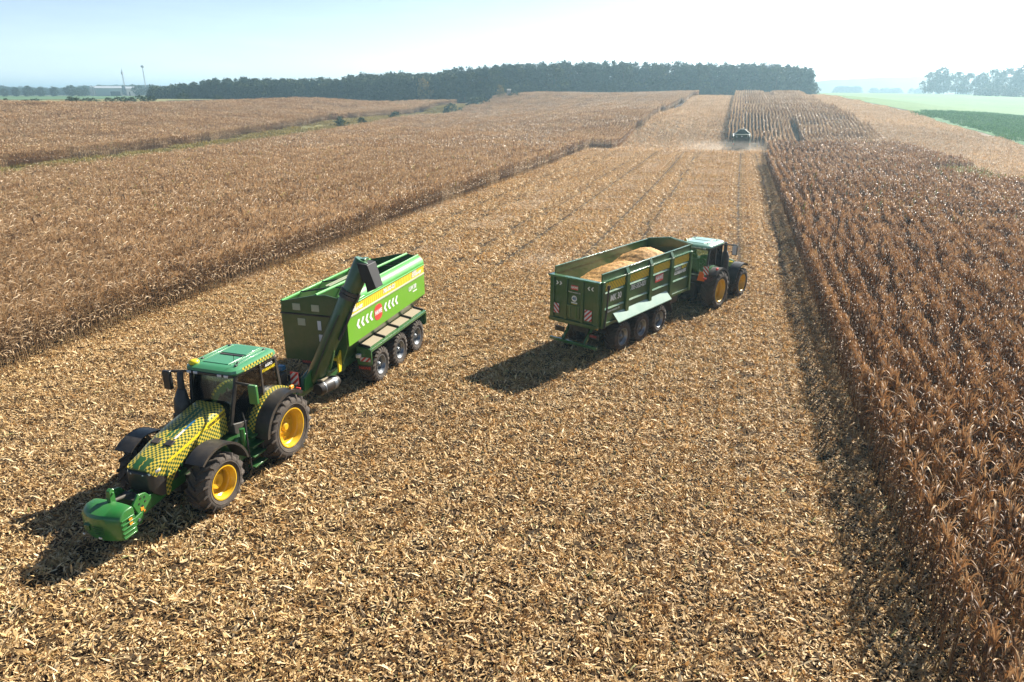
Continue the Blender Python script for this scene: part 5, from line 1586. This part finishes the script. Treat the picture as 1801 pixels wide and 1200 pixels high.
    # mudguard decks with tread plates
    for sy in (1, -1):
        b = MB()
        prof = [(.92, 1.66), (1.47, 1.56), (1.47, 1.46), (1.44, 1.42), (.92, 1.60)]
        b.prismx([(sy * y, z) for y, z in (prof if sy > 0 else list(reversed(prof)))], -2.55, 2.55)
        for x0, x1 in ((2.55, 2.60), (-2.62, -2.57)):
            p = [(.88, 1.66), (1.47, 1.56), (1.47, .98), (1.38, .90), (.88, .90)]
            b.prismx([(sy * y, z) for y, z in (p if sy > 0 else list(reversed(p)))], x0, x1)
        md = b.build('mudguard', M['deck'], root, .012, smooth=25)
        for k in range(4):
            x = 1.86 - k * 1.24
            q = MB(); q.box((x, sy * 1.15, 1.632), (1.0, .40, .012), 0, (sy * -.18, 0, 0)); q.build('tread_plate', M['grip'], md, .003)
        for k in range(5):
            x = 2.48 - k * 1.24
            q = MB(); q.box((x, sy * 1.15, 1.66), (.07, .50, .07), 0, (sy * -.18, 0, 0)); q.build('cleat', M['black'], md, .01)
        warning_board(root, (2.615, sy * 1.22, 1.16), (0, 1, 0), .42, .16, sy > 0)
        b = MB(); b.box((2.615, sy * 1.18, .82), (.02, .52, .22)); pl = b.build('name_plate', M['darkred'] if False else M['black'], root, .006)
        lettering('HAWE', .15, (2.628, sy * 1.18, .82), (0, 1, 0), (0, 0, 1), M['red'], pl, bold=.01, squeeze=1.1)
        b = MB(); b.box((2.70, sy * 1.0, 1.32), (.16, .16, .14)); b.build('marker_lamp', M['white'], root, .02)
    # drawbar
    b = MB()
    b.loft([[(3.0, .62, .85), (3.0, .62, 1.15), (3.0, -.62, 1.15), (3.0, -.62, .85)], [(4.6, .30, .72), (4.6, .30, 1.02), (4.6, -.30, 1.02), (4.6, -.30, .72)], [(6.0, .13, .62), (6.0, .13, .86), (6.0, -.13, .86), (6.0, -.13, .62)], [(6.6, .08, .58), (6.6, .08, .72), (6.6, -.08, .72), (6.6, -.08, .58)]])
    b.build('drawbar', M['deck'], root, .02)
    b = MB(); b.prism([(3.85, 1.0), (5.35, .92), (5.25, 1.35), (4.7, 1.55), (3.85, 1.9)], .30, .36); b.build('drawbar_plate', M['weight_green'], root, .01)
    b = MB(); b.box((5.75, .16, 1.12), (.18, .12, .62)); b.box((5.75, .17, 1.30), (.02, .14, .1)); b.build('support_post', M['deck'], root, .015)
    b = MB(); b.box((5.86, .2, 1.22), (.02, .10, .12)); b.build('sticker', M['decal_yellow'], root)
    b = MB(); b.box((5.5, -.42, 1.35), (.35, .26, .42)); b.box((5.2, -.1, 1.2), (.3, .3, .5)); b.tube([(6.1, -.1, .95), (5.5, -.2, 1.25), (5.0, -.2, 1.3)], .03, 6); b.tube([(6.2, .05, .95), (5.6, .1, 1.2), (4.9, .05, 1.4)], .03, 6); b.build('hydraulic_block', M['dark'], root, .02)
    b = MB(); b.box((5.3, -.50, 1.68), (.2, .24, .16)); b.build('control_box', M['blue'], root, .02)
    b = MB(); b.box((5.32, -.72, 1.60), (.1, .28, .05)); b.build('yellow_lever', M['decal_yellow'], root)
    warning_board(root, (6.15, -.32, 1.42), (0, 1, 0), .26, .42, False)
    # air tank
    b = MB(); b.tube([(4.98, .62, .86), (4.86, .64, .86), (4.20, .78, .86), (4.02, .80, .86)], [.20, .24, .24, .18], 18); at_ = b.build('air_tank', M['black'], root, smooth=40)
    for q0, q1 in (((4.36, .746, .86), (4.22, .776, .86)), ((4.80, .652, .86), (4.76, .66, .86))):
        b = MB(); b.tube([q0, q1], .248, 18); b.build('tank_strap', M['steel'], at_)
    b = MB(); b.box((4.62, .62, 1.14), (.42, .26, .06)); b.build('tank_cover', M['grip'], root, .01)
    b = MB(); b.prism([(3.95, 1.2), (4.1, 1.2), (4.1, 1.75), (3.86, 1.95), (3.86, 1.5)], .92, .98); b.prism([(3.86, 1.62), (4.1, 1.62), (4.1, 1.72), (3.86, 1.72)], .72, .98); b.build('yellow_bracket', M['decal_yellow'], root, .006)
    # unloading auger: lower tube, hinge, upper tube, black spout
    p0, p1 = Vector((4.62, .30, 1.1)), Vector((3.80, 2.05, 5.12))
    d = (p1 - p0).normalized()
    hz = p0 + d * ((p1 - p0).length * .74)
    b = MB(); b.tube([p0 - d * .15, p0, hz - d * .1], [.22, .30, .30], 20); lo_ = b.build('auger_tube', M['body_green'], root, smooth=40)
    b = MB(); b.tube([hz - d * .16, hz - d * .02], .345, 20); b.tube([hz + d * .0, hz + d * .12], .345, 20); b.build('auger_flange', M['dark'], lo_)
    b = MB(); b.tube([hz + d * .0, p1 - d * .1, p1 + d * .05], [.30, .32, .30], 20); up_ = b.build('auger_head', M['body_green'], root, smooth=40)
    b = MB(); b.tube([p1 + d * .02, p1 + d * .09], [.33, .30], 20); b.box(tuple(p1 + d * .12), (.30, .16, .10)); b.build('head_cap', M['deck'], up_, .01)
    # spout hanging outwards from the head
    q = p1 - d * .30
    b = MB()
    b.loft([[(q.x + .34, q.y + .08, q.z + .34), (q.x + .34, q.y + .22, q.z - .22), (q.x - .36, q.y + .22, q.z - .22), (q.x - .36, q.y + .08, q.z + .34)],
            [(q.x + .30, q.y + .44, q.z + .28), (q.x + .30, q.y + .32, q.z - .34), (q.x - .32, q.y + .32, q.z - .34), (q.x - .32, q.y + .44, q.z + .28)],
            [(q.x + .24, q.y + .68, q.z - .50), (q.x + .24, q.y + .34, q.z - .66), (q.x - .28, q.y + .34, q.z - .66), (q.x - .28, q.y + .68, q.z - .50)]], 0)
    b.build('spout', M['rubber_chute'], up_, .015, smooth=25)
    b = MB(); b.loft([[(q.x - .345, q.y + .26, q.z - .16), (q.x - .345, q.y + .42, q.z + .24)], [(q.x - .30, q.y + .38, q.z - .60), (q.x - .30, q.y + .66, q.z - .48)]], 0, cap=False, closed=False)
    sp2 = b.build('spout_skylit_face', M['steel'], up_, smooth=0); so = sp2.modifiers.new('t', 'SOLIDIFY'); so.thickness = .012  # grey sheet over the black spout, standing in for its sky-lit side
    # folding cylinder and hoses beside the tube
    b = MB(); a0 = p0 + d * 1.6 + Vector((.1, .36, 0)); b.tube([a0, a0 + d * 1.1], .05, 10); b.tube([a0 + d * 1.1, a0 + d * 1.75], .03, 8); b.build('folding_cylinder', M['dark'], lo_)
    b = MB(); b.tube([p0 + d * .3 + Vector((.3, .1, 0)), p0 + d * 1.5 + Vector((.34, .05, .05)), p0 + d * 2.6 + Vector((.33, .05, 0))], .02, 6); b.build('hose', M['black'], lo_)
    # leaf-shaped bracket guard beside the lower tube
    b = MB(); b.prismx([(.62, 1.1), (.90, 1.5), (1.06, 2.0), (1.10, 2.35), (.98, 2.42), (.80, 1.9)], 4.42, 4.50); b.build('tube_guard', M['deck'], root, .01)
    # rear: ladder, lamps
    b = MB(); b.box((XR + .2, 0, .78), (.1, 2.3, .16)); b.build('rear_bumper', M['deck'], root, .01)
    return root
make_chaser((-13.52, 24.12), -88.9)

# ------------------------------------------------------------------ tipper trailer
def make_tipper(pos, heading):
    root = empty('tipper_trailer', (pos[0], pos[1], tz(*pos)), R(heading))
    tag(root, 'dark green open tipper trailer on three axles, its tailgate towards the viewer', 'grain trailer')
    for x in (1.58, 0, -1.58):
        for sy in (1, -1): impl_wheel(root, x, sy * .98, .68, .58, .36)
        b = MB(); b.lathe([(-.8, .09), (.8, .09)], 12, 0, (x, 0, .66)); b.box((x, 0, .80), (.14, 1.3, .14)); b.build('axle', M['dark'], root)
    b = MB()
    for sy in (1, -1): b.box((.7, sy * .40, 1.10), (7.6, .18, .34))
    for x in (-3.0, -1, 1, 3, 4.2): b.box((x, 0, 1.10), (.14, .9, .22))
    b.build('chassis', M['dark'], root, .01)
    XR, XF, W, Z0, Z1 = -3.40, 4.40, 1.19, 1.50, 3.36
    b = MB()
    T = .06
    o0 = [(XF, W, Z0), (XF, -W, Z0), (XR, -W, Z0), (XR, W, Z0)]; o1 = [(x, y, Z1) for x, y, z in o0]
    i0 = [(XF - T, W - T, Z0 + .06), (XF - T, -W + T, Z0 + .06), (XR + T, -W + T, Z0 + .06), (XR + T, W - T, Z0 + .06)]; i1 = [(x, y, Z1) for x, y, z in i0]
    for k in range(4):
        j = (k + 1) % 4
        if k == 2: continue              # the rear is closed by the tailgate
        b.poly([o0[k], o0[j], o1[j], o1[k]]); b.poly([i0[j], i0[k], i1[k], i1[j]]); b.poly([o1[k], o1[j], i1[j], i1[k]])
    b.poly(list(reversed(o0))); b.poly(i0)
    b.poly([o0[2], i0[2], i1[2], o1[2]]); b.poly([i0[3], o0[3], o1[3], i1[3]])
    body = b.build('body', M['body_green'], root, smooth=0)
    # raised boards, top rails
    for sy in (1, -1):
        b = MB(); b.box(((XF + XR) / 2 + .02, sy * (W - .05), Z1 + .14), (XF - XR - .20, .05, .27)); b.build('side_board', M['body_green'], root, .008)
        b = MB(); b.box(((XF + XR) / 2 + .02, sy * (W - .05), Z1 + .295), (XF - XR - .20, .08, .035)); b.build('board_cap', M['deck'], root, .008)
        b = MB(); b.box(((XF + XR) / 2, sy * (W + .02), Z1 - .02), (XF - XR, .10, .09)); b.build('top_rail', M['deck'], root, .015)
        b = MB(); b.box(((XF + XR) / 2, sy * (W + .015), Z0 + .03), (XF - XR, .09, .14)); b.build('bottom_rail', M['body_green'], root, .012)
        xs = [XR + .12, -1.42, .54, 2.46, XF - .06]
        for i, x in enumerate(xs):
            w_ = .24 if 0 < i < 4 else .18
            b = MB(); b.box((x, sy * (W + .045), (Z0 + Z1) / 2 - .02), (w_, .11, Z1 - Z0 + .06))
            if 0 < i < 4: b.loft([[(x - w_ / 2, sy * (W - .02), Z1 + .27), (x + w_ / 2, sy * (W - .02), Z1 + .27), (x + w_ / 2, sy * (W - .07), Z1 + .27), (x - w_ / 2, sy * (W - .07), Z1 + .27)], [(x - w_ / 2, sy * (W + .10), Z1 + .02), (x + w_ / 2, sy * (W + .10), Z1 + .02), (x + w_ / 2, sy * (W - .04), Z1 + .02), (x - w_ / 2, sy * (W - .04), Z1 + .02)]])
            pl = b.build('pillar', M['body_green'], root, .018, smooth=20)
            if 0 < i < 4: q = MB(); q.box((x, sy * (W + .07), Z0 - .06), (.10, .10, .08)); q.build('marker_lamp', M['amber'], pl, .015)
        bays = [(xs[i] + (.12 if i else .09), xs[i + 1] - (.12 if i < 3 else .09)) for i in range(4)]
        for i, (a, c) in enumerate(bays):
            m_ = (a + c) / 2
            for z in (2.86, 2.18):
                b = MB()
                pr = [(W, z + .05), (W + .055, z - .01), (W, z - .03)]
                b.prismx([(sy * y, zz) for y, zz in (pr if sy < 0 else list(reversed(pr)))], a + .02, c - .04); b.build('side_rib', M['deck'], root, smooth=0)
            b = MB(); y = sy * (W + .006)
            z0, z1 = 2.93, 3.27
            pts = [(a + .02, y, z0), (c - .02, y, z0), (c - .02, y, z1), (a + .02, y, z1)]
            uvquad(b, pts if sy < 0 else [pts[1], pts[0], pts[3], pts[2]]); b.build('hazard_band', M['hazard'], root, smooth=0)
        xd = (-sy, 0, 0); y = sy * (W + .004)
        c0, c1, c2, c3 = [(a + c) / 2 for a, c in bays]
        if sy > 0: pass
        lettering('MK 30', .37, (c0 - .14 * sy, y, 2.55), xd, (0, 0, 1), M['white'], root, bold=.02, squeeze=.85)
        lettering('hawe-wester.de', .17, (c0, y, 2.30 - .26), xd, (0, 0, 1), M['white'], root, squeeze=.85)
        lettering('785-552-021', .30, (c1, y, 2.66), xd, (0, 0, 1), M['white'], root, shear=.2, bold=.02, squeeze=.84)
        b = MB(); b.box((c2 - .1, y + sy * .002, 2.64), (.72, .008, .34)); bd = b.build('badge', M['red'], root, .004)
        lettering('HAWE', .27, (c2 - .1, y + sy * .008, 2.64), xd, (0, 0, 1), M['white'], bd, bold=.03, squeeze=.82)
        lettering('AGRO', .20, (c3 - sy * -.25, y, 2.72), xd, (0, 0, 1), M['white'], root, shear=.2, bold=.03)
        lettering('RENT', .20, (c3 + sy * -.38, y, 2.72), xd, (0, 0, 1), M['decal_yellow'], root, shear=.2, bold=.03)
        lettering('KORBANEK', .21, (c3, y, 2.53), xd, (0, 0, 1), M['white'], root, shear=.2, bold=.03, squeeze=1.05)
        # sloping mudguard plate
        b = MB(); p = [(W - .02, 1.86), (W + .0, 1.88), (W + .30, 1.54), (W + .30, 1.50), (W + .27, 1.50)]
        b.prismx([(sy * y_, z) for y_, z in (p if sy < 0 else list(reversed(p)))], -2.40, 2.18)
        b.build('mudguard', M['sky_sheen_plate'], root, .006, smooth=0)
        b = MB(); arc_strip(b, 2.0, .66, .78, 5, 75, sy * .72, sy * 1.26, .02, 8); b.build('wheel_flap', M['black'], root, smooth=40)
        b = MB(); b.tube([(XR + .40, sy * (W + .12), 3.1), (XR + .32, sy * (W + .12), 2.2), (XR + .18, sy * (W + .12), 1.42)], .04, 8); b.tube([(XR + .41, sy * (W + .12), 3.18), (XR + .40, sy * (W + .12), 3.0)], .06, 8)
        b.build('tailgate_cylinder', M['black'], root)
    # front wall top beam, slanted peak
    b = MB(); b.prismx([(-W, Z1), (W, Z1), (W, Z1 + .30), (.25, Z1 + .46), (-.25, Z1 + .46), (-W, Z1 + .30)], XF - .055, XF + .02); b.build('front_wall', M['body_green'], root, .01)
    b = MB(); b.bar((XF + .08, -W, Z1 + .30), (XF + .08, 0, Z1 + .48), .12, .06); b.bar((XF + .08, W, Z1 + .30), (XF + .08, 0, Z1 + .48), .12, .06); b.build('front_cap', M['deck'], root, .01)
    # tailgate
    b = MB(); b.box((XR - .04, 0, 2.42), (.10, 2 * W + .02, 1.90)); tg = b.build('tailgate', M['body_green'], root, .015)
    b = MB(); b.box((XR - .10, 0, 3.36), (.24, 2 * W + .10, .07)); b.build('tailgate_cap', M['deck'], tg, .012)
    for y, w_ in ((W - .10, .2), (-W + .10, .2), (.40, .14), (-.40, .14)):
        b = MB(); b.box((XR - .115, y, 2.42), (.07, w_, 1.84)); b.build('tailgate_post', M['body_green'], tg, .015)
    b = MB(); b.box((XR - .11, 0, 1.50), (.16, 2 * W + .06, .16)); b.build('tailgate_beam', M['body_green'], tg, .015)
    b = MB(); b.box((XR - .125, 0, 1.96), (.05, .62, .50)); gd = b.build('grain_door', M['body_green'], tg, .01)
    b = MB()
    for y in (-.16, .16): b.box((XR - .16, y, 1.96), (.03, .05, .52))
    b.box((XR - .16, 0, 2.22), (.03, .66, .05)); b.build('door_slide', M['deck'], gd, .006)
    xb = XR - .094; xd, up = (0, -1, 0), (0, 0, 1)
    for y, ch in ((.78, '\u00bb'), (-.78, '\u00ab')):
        for k in range(2):
            b = MB(); s = -1 if y > 0 else 1
            yy = y + (k - .5) * .17
            b.prismx([(yy + s * a, 2.98 + c) for a, c in ([(-.06, 0), (0, 0), (.07, .08), (0, .16), (-.06, .16), (.0, .08)])], xb - .006, xb); b.build('chevron', M['white'], tg, smooth=0)
    b = MB(); b.box((xb, 0, 2.98), (.012, .34, .18)); bd = b.build('badge', M['red'], tg)
    lettering('HAWE', .14, (xb - .01, 0, 2.98), xd, up, M['white'], bd, bold=.03, squeeze=.85)
    lettering('hawe-wester.de', .09, (xb - .004, 0, 2.78), xd, up, M['white'], tg)
    b = MB(); n = 24; b.prismx([(.13 * math.cos(2 * math.pi * k / n), 2.52 + .13 * math.sin(2 * math.pi * k / n)) for k in range(n)], xb - .008, xb); sg = b.build('speed_sign', M['white'], tg, smooth=0)
    lettering('40', .17, (xb - .014, 0, 2.52), xd, up, M['blue'], sg, bold=.04)
    lettering('WIELTON', .08, (xb - .004, 0, 2.34), xd, up, M['white'], tg) if False else None
    b = MB(); b.box((xb, 0, 2.34), (.01, .30, .05)); b.build('decal_line', M['white'], tg)
    b = MB(); b.box((xb, 0, 2.285), (.01, .26, .02)); b.build('decal_line', M['decal_yellow'], tg)
    warning_board(tg, (XR - .13, .93, 1.98), (0, -1, 0), .40, .42, False); warning_board(tg, (XR - .13, -.72, 1.94), (0, -1, 0), .34, .46, True)
    for y in (W - .02, -W + .04):
        b = MB(); b.box((XR - .16, y, 1.47), (.06, .14, .08)); b.build('tail_light', M['amber'], root, .012)
    # underrun bar
    b = MB(); b.box((XR - .10, 0, .62), (.12, 2.36, .12))
    for y in (.55, -.55): b.bar((XR - .06, y, .66), (XR + .45, y, 1.2), .09, .12)
    b.build('underrun_bar', M['deck'], root, .012)
    b = MB(); b.box((XR + .15, -.86, 1.0), (.08, .46, .22)); b.build('lamp_board', M['black'], root, .012)
    b = MB(); b.box((XR + .10, -.86, 1.02), (.02, .30, .08)); b.build('tail_lamp', M['darkred'], root)
    b = MB(); b.box((XR + .15, .86, 1.0), (.08, .46, .22)); b.build('lamp_board', M['black'], root, .012)
    # drawbar, front stand, hoses, triangle
    b = MB(); b.loft([[(4.3, .5, .95), (4.3, .5, 1.25), (4.3, -.5, 1.25), (4.3, -.5, .95)], [(5.4, .16, .72), (5.4, .16, .96), (5.4, -.16, .96), (5.4, -.16, .72)], [(5.95, .08, .60), (5.95, .08, .74), (5.95, -.08, .74), (5.95, -.08, .60)]]); b.build('drawbar', M['body_green'], root, .015)
    b = MB(); b.tube([(4.9, .30, .2), (4.9, .30, 1.2)], .05, 8); b.box((4.9, .30, .2), (.24, .24, .03)); b.build('support_leg', M['dark'], root)
    b = MB(); b.tube([(4.35, -.2, 1.5), (4.9, -.15, 1.2), (5.6, -.1, 1.25)], .025, 6); b.tube([(4.35, .2, 1.5), (4.9, .15, 1.15), (5.6, .1, 1.2)], .025, 6); b.build('hose', M['black'], root)
    b = MB(); b.box((3.2, -.95, 1.22), (.7, .30, .34)); b.build('tool_box', M['black'], root, .02)
    return root
M['sky_sheen_plate'] = paint('green_plate_with_sky_sheen', (.20, .34, .26), dust=.15, rough=.35, coat=.5)  # mudguard green lightened, with the pale sky reflection painted into it
TIP, TIP_A = (-4.31, 30.33), 67.3
make_tipper(TIP, TIP_A)
# red warning triangle at the tractor's back window is carried by the tractor; the load is a thing of its own
def grain_mat():
    m, nt, out = nodes_of('maize_grain')
    tc = N(nt, "ShaderNodeTexCoord")
    vo = N(nt, "ShaderNodeTexVoronoi"); vo.inputs['Scale'].default_value = 42
    nt.links.new(tc.outputs['Object'], vo.inputs['Vector'])
    n1 = noise(nt, 3.0, 4, .6, tc.outputs['Object'])
    p = N(nt, "ShaderNodeBsdfPrincipled"); p.inputs['Roughness'].default_value = .75
    sx = N(nt, "ShaderNodeSeparateColor"); nt.links.new(vo.outputs['Color'], sx.inputs[0])
    c = ramp(nt, mth(nt, 'ADD', mth(nt, 'MULTIPLY', sx.outputs[0], .7), mth(nt, 'MULTIPLY', n1, .3)), [(.1, (.18, .07, .02)), (.45, (.50, .25, .06)), (.85, (.68, .41, .12))])
    nt.links.new(c, p.inputs['Base Color'])
    bn = N(nt, "ShaderNodeBump", i_Strength=.7, i_Distance=.012); nt.links.new(vo.outputs['Distance'], bn.inputs['Height']); bn.invert = True
    nt.links.new(bn.outputs[0], p.inputs['Normal']); nt.links.new(p.outputs[0], out.inputs[0])
    return m
def grain():
    xs = np.linspace(-3.30, 4.30, 120); ys = np.linspace(-1.12, 1.12, 40)
    X, Y = np.meshgrid(xs, ys)
    def cone(cx, cy, h, sx, sy_=1.0): return h - np.sqrt(((X - cx) / sx) ** 2 + ((Y - cy) / sy_) ** 2 + .08)
    a = cone(2.25, .0, 3.98, 1.75, 1.7); c = cone(.05, -.05, 3.70, 2.6, 1.9)
    a2 = cone(2.9, .15, 3.75, 1.9, 1.8)
    k = 34.0
    Z = np.log(np.exp(k * (a - 3)) + np.exp(k * (c - 3)) + np.exp(k * (a2 - 3)) + math.exp(k * (1.65 - 3))) / k + 3
    Z = Z + .02 * np.sin(X * 5.1 + Y * 3) * np.cos(Y * 4.3) + rng.normal(0, .011, X.shape) + .015 * np.sin(X * 13 + Y * 9) * np.sin(Y * 11 - X * 4)
    Z = np.where(np.abs(Y) > 1.1, np.minimum(Z, 3.55), Z)
    V = np.c_[X.ravel(), Y.ravel(), Z.ravel()]
    me = np_mesh('grain_heap', V, grid_faces(40, 120), grain_mat())
    o = link_mesh('grain_heap', me)
    o.location = (TIP[0], TIP[1], tz(*TIP)); o.rotation_euler = (0, 0, R(TIP_A))
    tag(o, 'two golden heaps of maize grain filling the tipper trailer', 'grain')
grain()

# ------------------------------------------------------------------ combine harvester, seen from behind
M['combine_green'] = paint('dark_combine_green_paint', (.008, .045, .02), dust=.12, rough=.5, coat=.1)
def make_combine(pos, heading):
    root = empty('combine_harvester', (pos[0], pos[1], tz(*pos)), R(heading)); root.scale = (1, 1, 1.1)
    tag(root, 'dark green combine harvester driving away in its own dust by the far maize', 'combine harvester')
    for sy in (1, -1):
        wheel(root, 3.4, sy * 1.45, .95, .75, .50, 20, M['yellow'], .25)
        wheel(root, -.2, sy * 1.25, .70, .55, .36, 20, M['yellow'], .2)
    b = MB(); b.loft([[(-1.4, 1.35, .95), (-1.4, 1.35, 2.5), (-1.4, 1.1, 2.9), (-1.4, -1.1, 2.9), (-1.4, -1.35, 2.5), (-1.4, -1.35, .95)], [(-.6, 1.62, .85), (-.6, 1.62, 2.7), (-.6, 1.4, 2.95), (-.6, -1.4, 2.95), (-.6, -1.62, 2.7), (-.6, -1.62, .85)], [(4.2, 1.62, 1.1), (4.2, 1.62, 2.75), (4.2, 1.4, 3.0), (4.2, -1.4, 3.0), (4.2, -1.62, 2.75), (4.2, -1.62, 1.1)]])
    b.build('body', M['combine_green'], root, .03, smooth=25)
    b = MB(); b.box((-1.42, 0, 1.75), (.06, 2.2, 1.3)); rp = b.build('rear_panel', M['dark'], root, .02)
    b = MB()
    for k in range(6): b.box((-1.46, 0, 1.3 + k * .18), (.04, 2.0, .05))
    b.build('louvre', M['combine_green'], rp)
    b = MB(); b.prism([(-1.4, .95), (-1.9, .55), (-1.9, .9), (-1.4, 1.5)], -1.2, 1.2); b.build('straw_chopper', M['dark'], root, .02)
    b = MB(); b.loft([[(.6, 1.5, 2.95), (.6, -1.5, 2.95), (3.2, -1.5, 2.95), (3.2, 1.5, 2.95)], [(.6, .35, 3.75), (.6, -.35, 3.75), (3.2, -.35, 3.75), (3.2, .35, 3.75)]]); b.build('grain_tank_lid', M['combine_green'], root, .03, smooth=20)
    b = MB(); b.prism([(4.2, 1.5), (5.5, 1.7), (5.7, 2.3), (5.3, 3.3), (4.2, 3.3)], -.85, .85); b.build('cab', M['black'], root, .05)
    b = MB(); b.box((4.8, 0, 3.4), (1.6, 1.9, .2)); b.build('cab_roof', M['combine_green'], root, .06)
    b = MB(); b.tube([(3.6, 1.72, 2.75), (-1.0, 1.75, 2.7), (-1.4, 1.75, 2.5)], .20, 14); b.build('unloading_auger', M['combine_green'], root, smooth=40)
    b = MB(); b.prism([(4.6, .9), (5.8, .5), (5.8, 1.0), (4.6, 1.9)], -.7, .7); b.build('feeder_house', M['combine_green'], root, .02)
    hb = MB(); hb.box((6.1, 0, .75), (.7, 6.0, .7)); hd = hb.build('corn_header', M['combine_green'], root, .03)
    for k in range(9):
        y = -3.0 + k * .75
        q = MB(); q.loft([[(6.4, y - .26, .35), (6.4, y + .26, .35), (6.4, y + .2, .85), (6.4, y - .2, .85)], [(7.6, y - .03, .12), (7.6, y + .03, .12), (7.6, y + .02, .18), (7.6, y - .02, .18)]]); q.build('row_divider', M['yellow'], hd, .01)
    for pts_ in ([(-1.3, -.95, 2.3), (-1.45, -1.0, 2.75), (-1.0, -1.0, 3.0)], [(-1.3, .95, 2.1), (-1.45, 1.0, 2.6), (-1.3, 1.2, 2.75)]):
        b = MB(); b.tube(pts_, .03, 6); b.build('hand_rail', M['white'], root)
    for y in (1.5, -1.5):
        b = MB(); b.box((-1.3, y, 1.3), (.1, .16, .3)); b.build('tail_light', M['red'], root, .02)
    b = MB(); b.box((-1.43, .1, 2.62), (.05, .22, .16)); b.build('rear_lamp', M['lens'], root, .02)
    for sy in (1, -1):
        b = MB()
        b.bar((-1.5, -1.42, .9), (-1.5, -1.42, 3.0), .05, .05); b.bar((-1.5, -1.12, .9), (-1.5, -1.12, 3.0), .05, .05)
        for k in range(7): b.bar((-1.5, -1.42, 1.0 + k * .3), (-1.5, -1.12, 1.0 + k * .3), .04, .04)
        if sy > 0: b.build('ladder', M['dark'], root)
    return root
make_combine((1.15, 150.0), 90)

# dust thrown up behind the combine
def dust():
    m, nt, out = nodes_of('dust_cloud')
    tc = N(nt, "ShaderNodeTexCoord")
    n1 = noise(nt, .28, 5, .65, tc.outputs['Object'])
    sx = N(nt, "ShaderNodeSeparateXYZ"); nt.links.new(tc.outputs['Generated'], sx.inputs[0])
    def bell(s, c, w): return mth(nt, 'SUBTRACT', 1.0, mth(nt, 'POWER', mth(nt, 'DIVIDE', mth(nt, 'SUBTRACT', s, c), w), 2.0), clamp=True)
    f = mth(nt, 'MULTIPLY', mth(nt, 'MULTIPLY', bell(sx.outputs[0], .5, .5), bell(sx.outputs[1], .5, .5)), bell(sx.outputs[2], .08, .7))
    d = mth(nt, 'MULTIPLY', mth(nt, 'MULTIPLY', f, ramp(nt, n1, [(.32, .0), (.62, 1.0)])), .15)
    v = N(nt, "ShaderNodeVolumePrincipled"); v.inputs['Color'].default_value = (.86, .76, .64, 1); v.inputs['Anisotropy'].default_value = .3
    nt.links.new(d, v.inputs['Density']); nt.links.new(v.outputs[0], out.inputs['Volume'])
    b = MB(); b.box((0, 0, 0), (18, 9, 3.2)); o = b.build('dust_cloud', m, smooth=0)
    o.location = (-1.8, 146.0, tz(-1.8, 146) + 1.3)
    tag(o, 'pale dust drifting low behind the combine harvester', 'dust', kind='stuff')
dust()
bpy.context.view_layer.update()
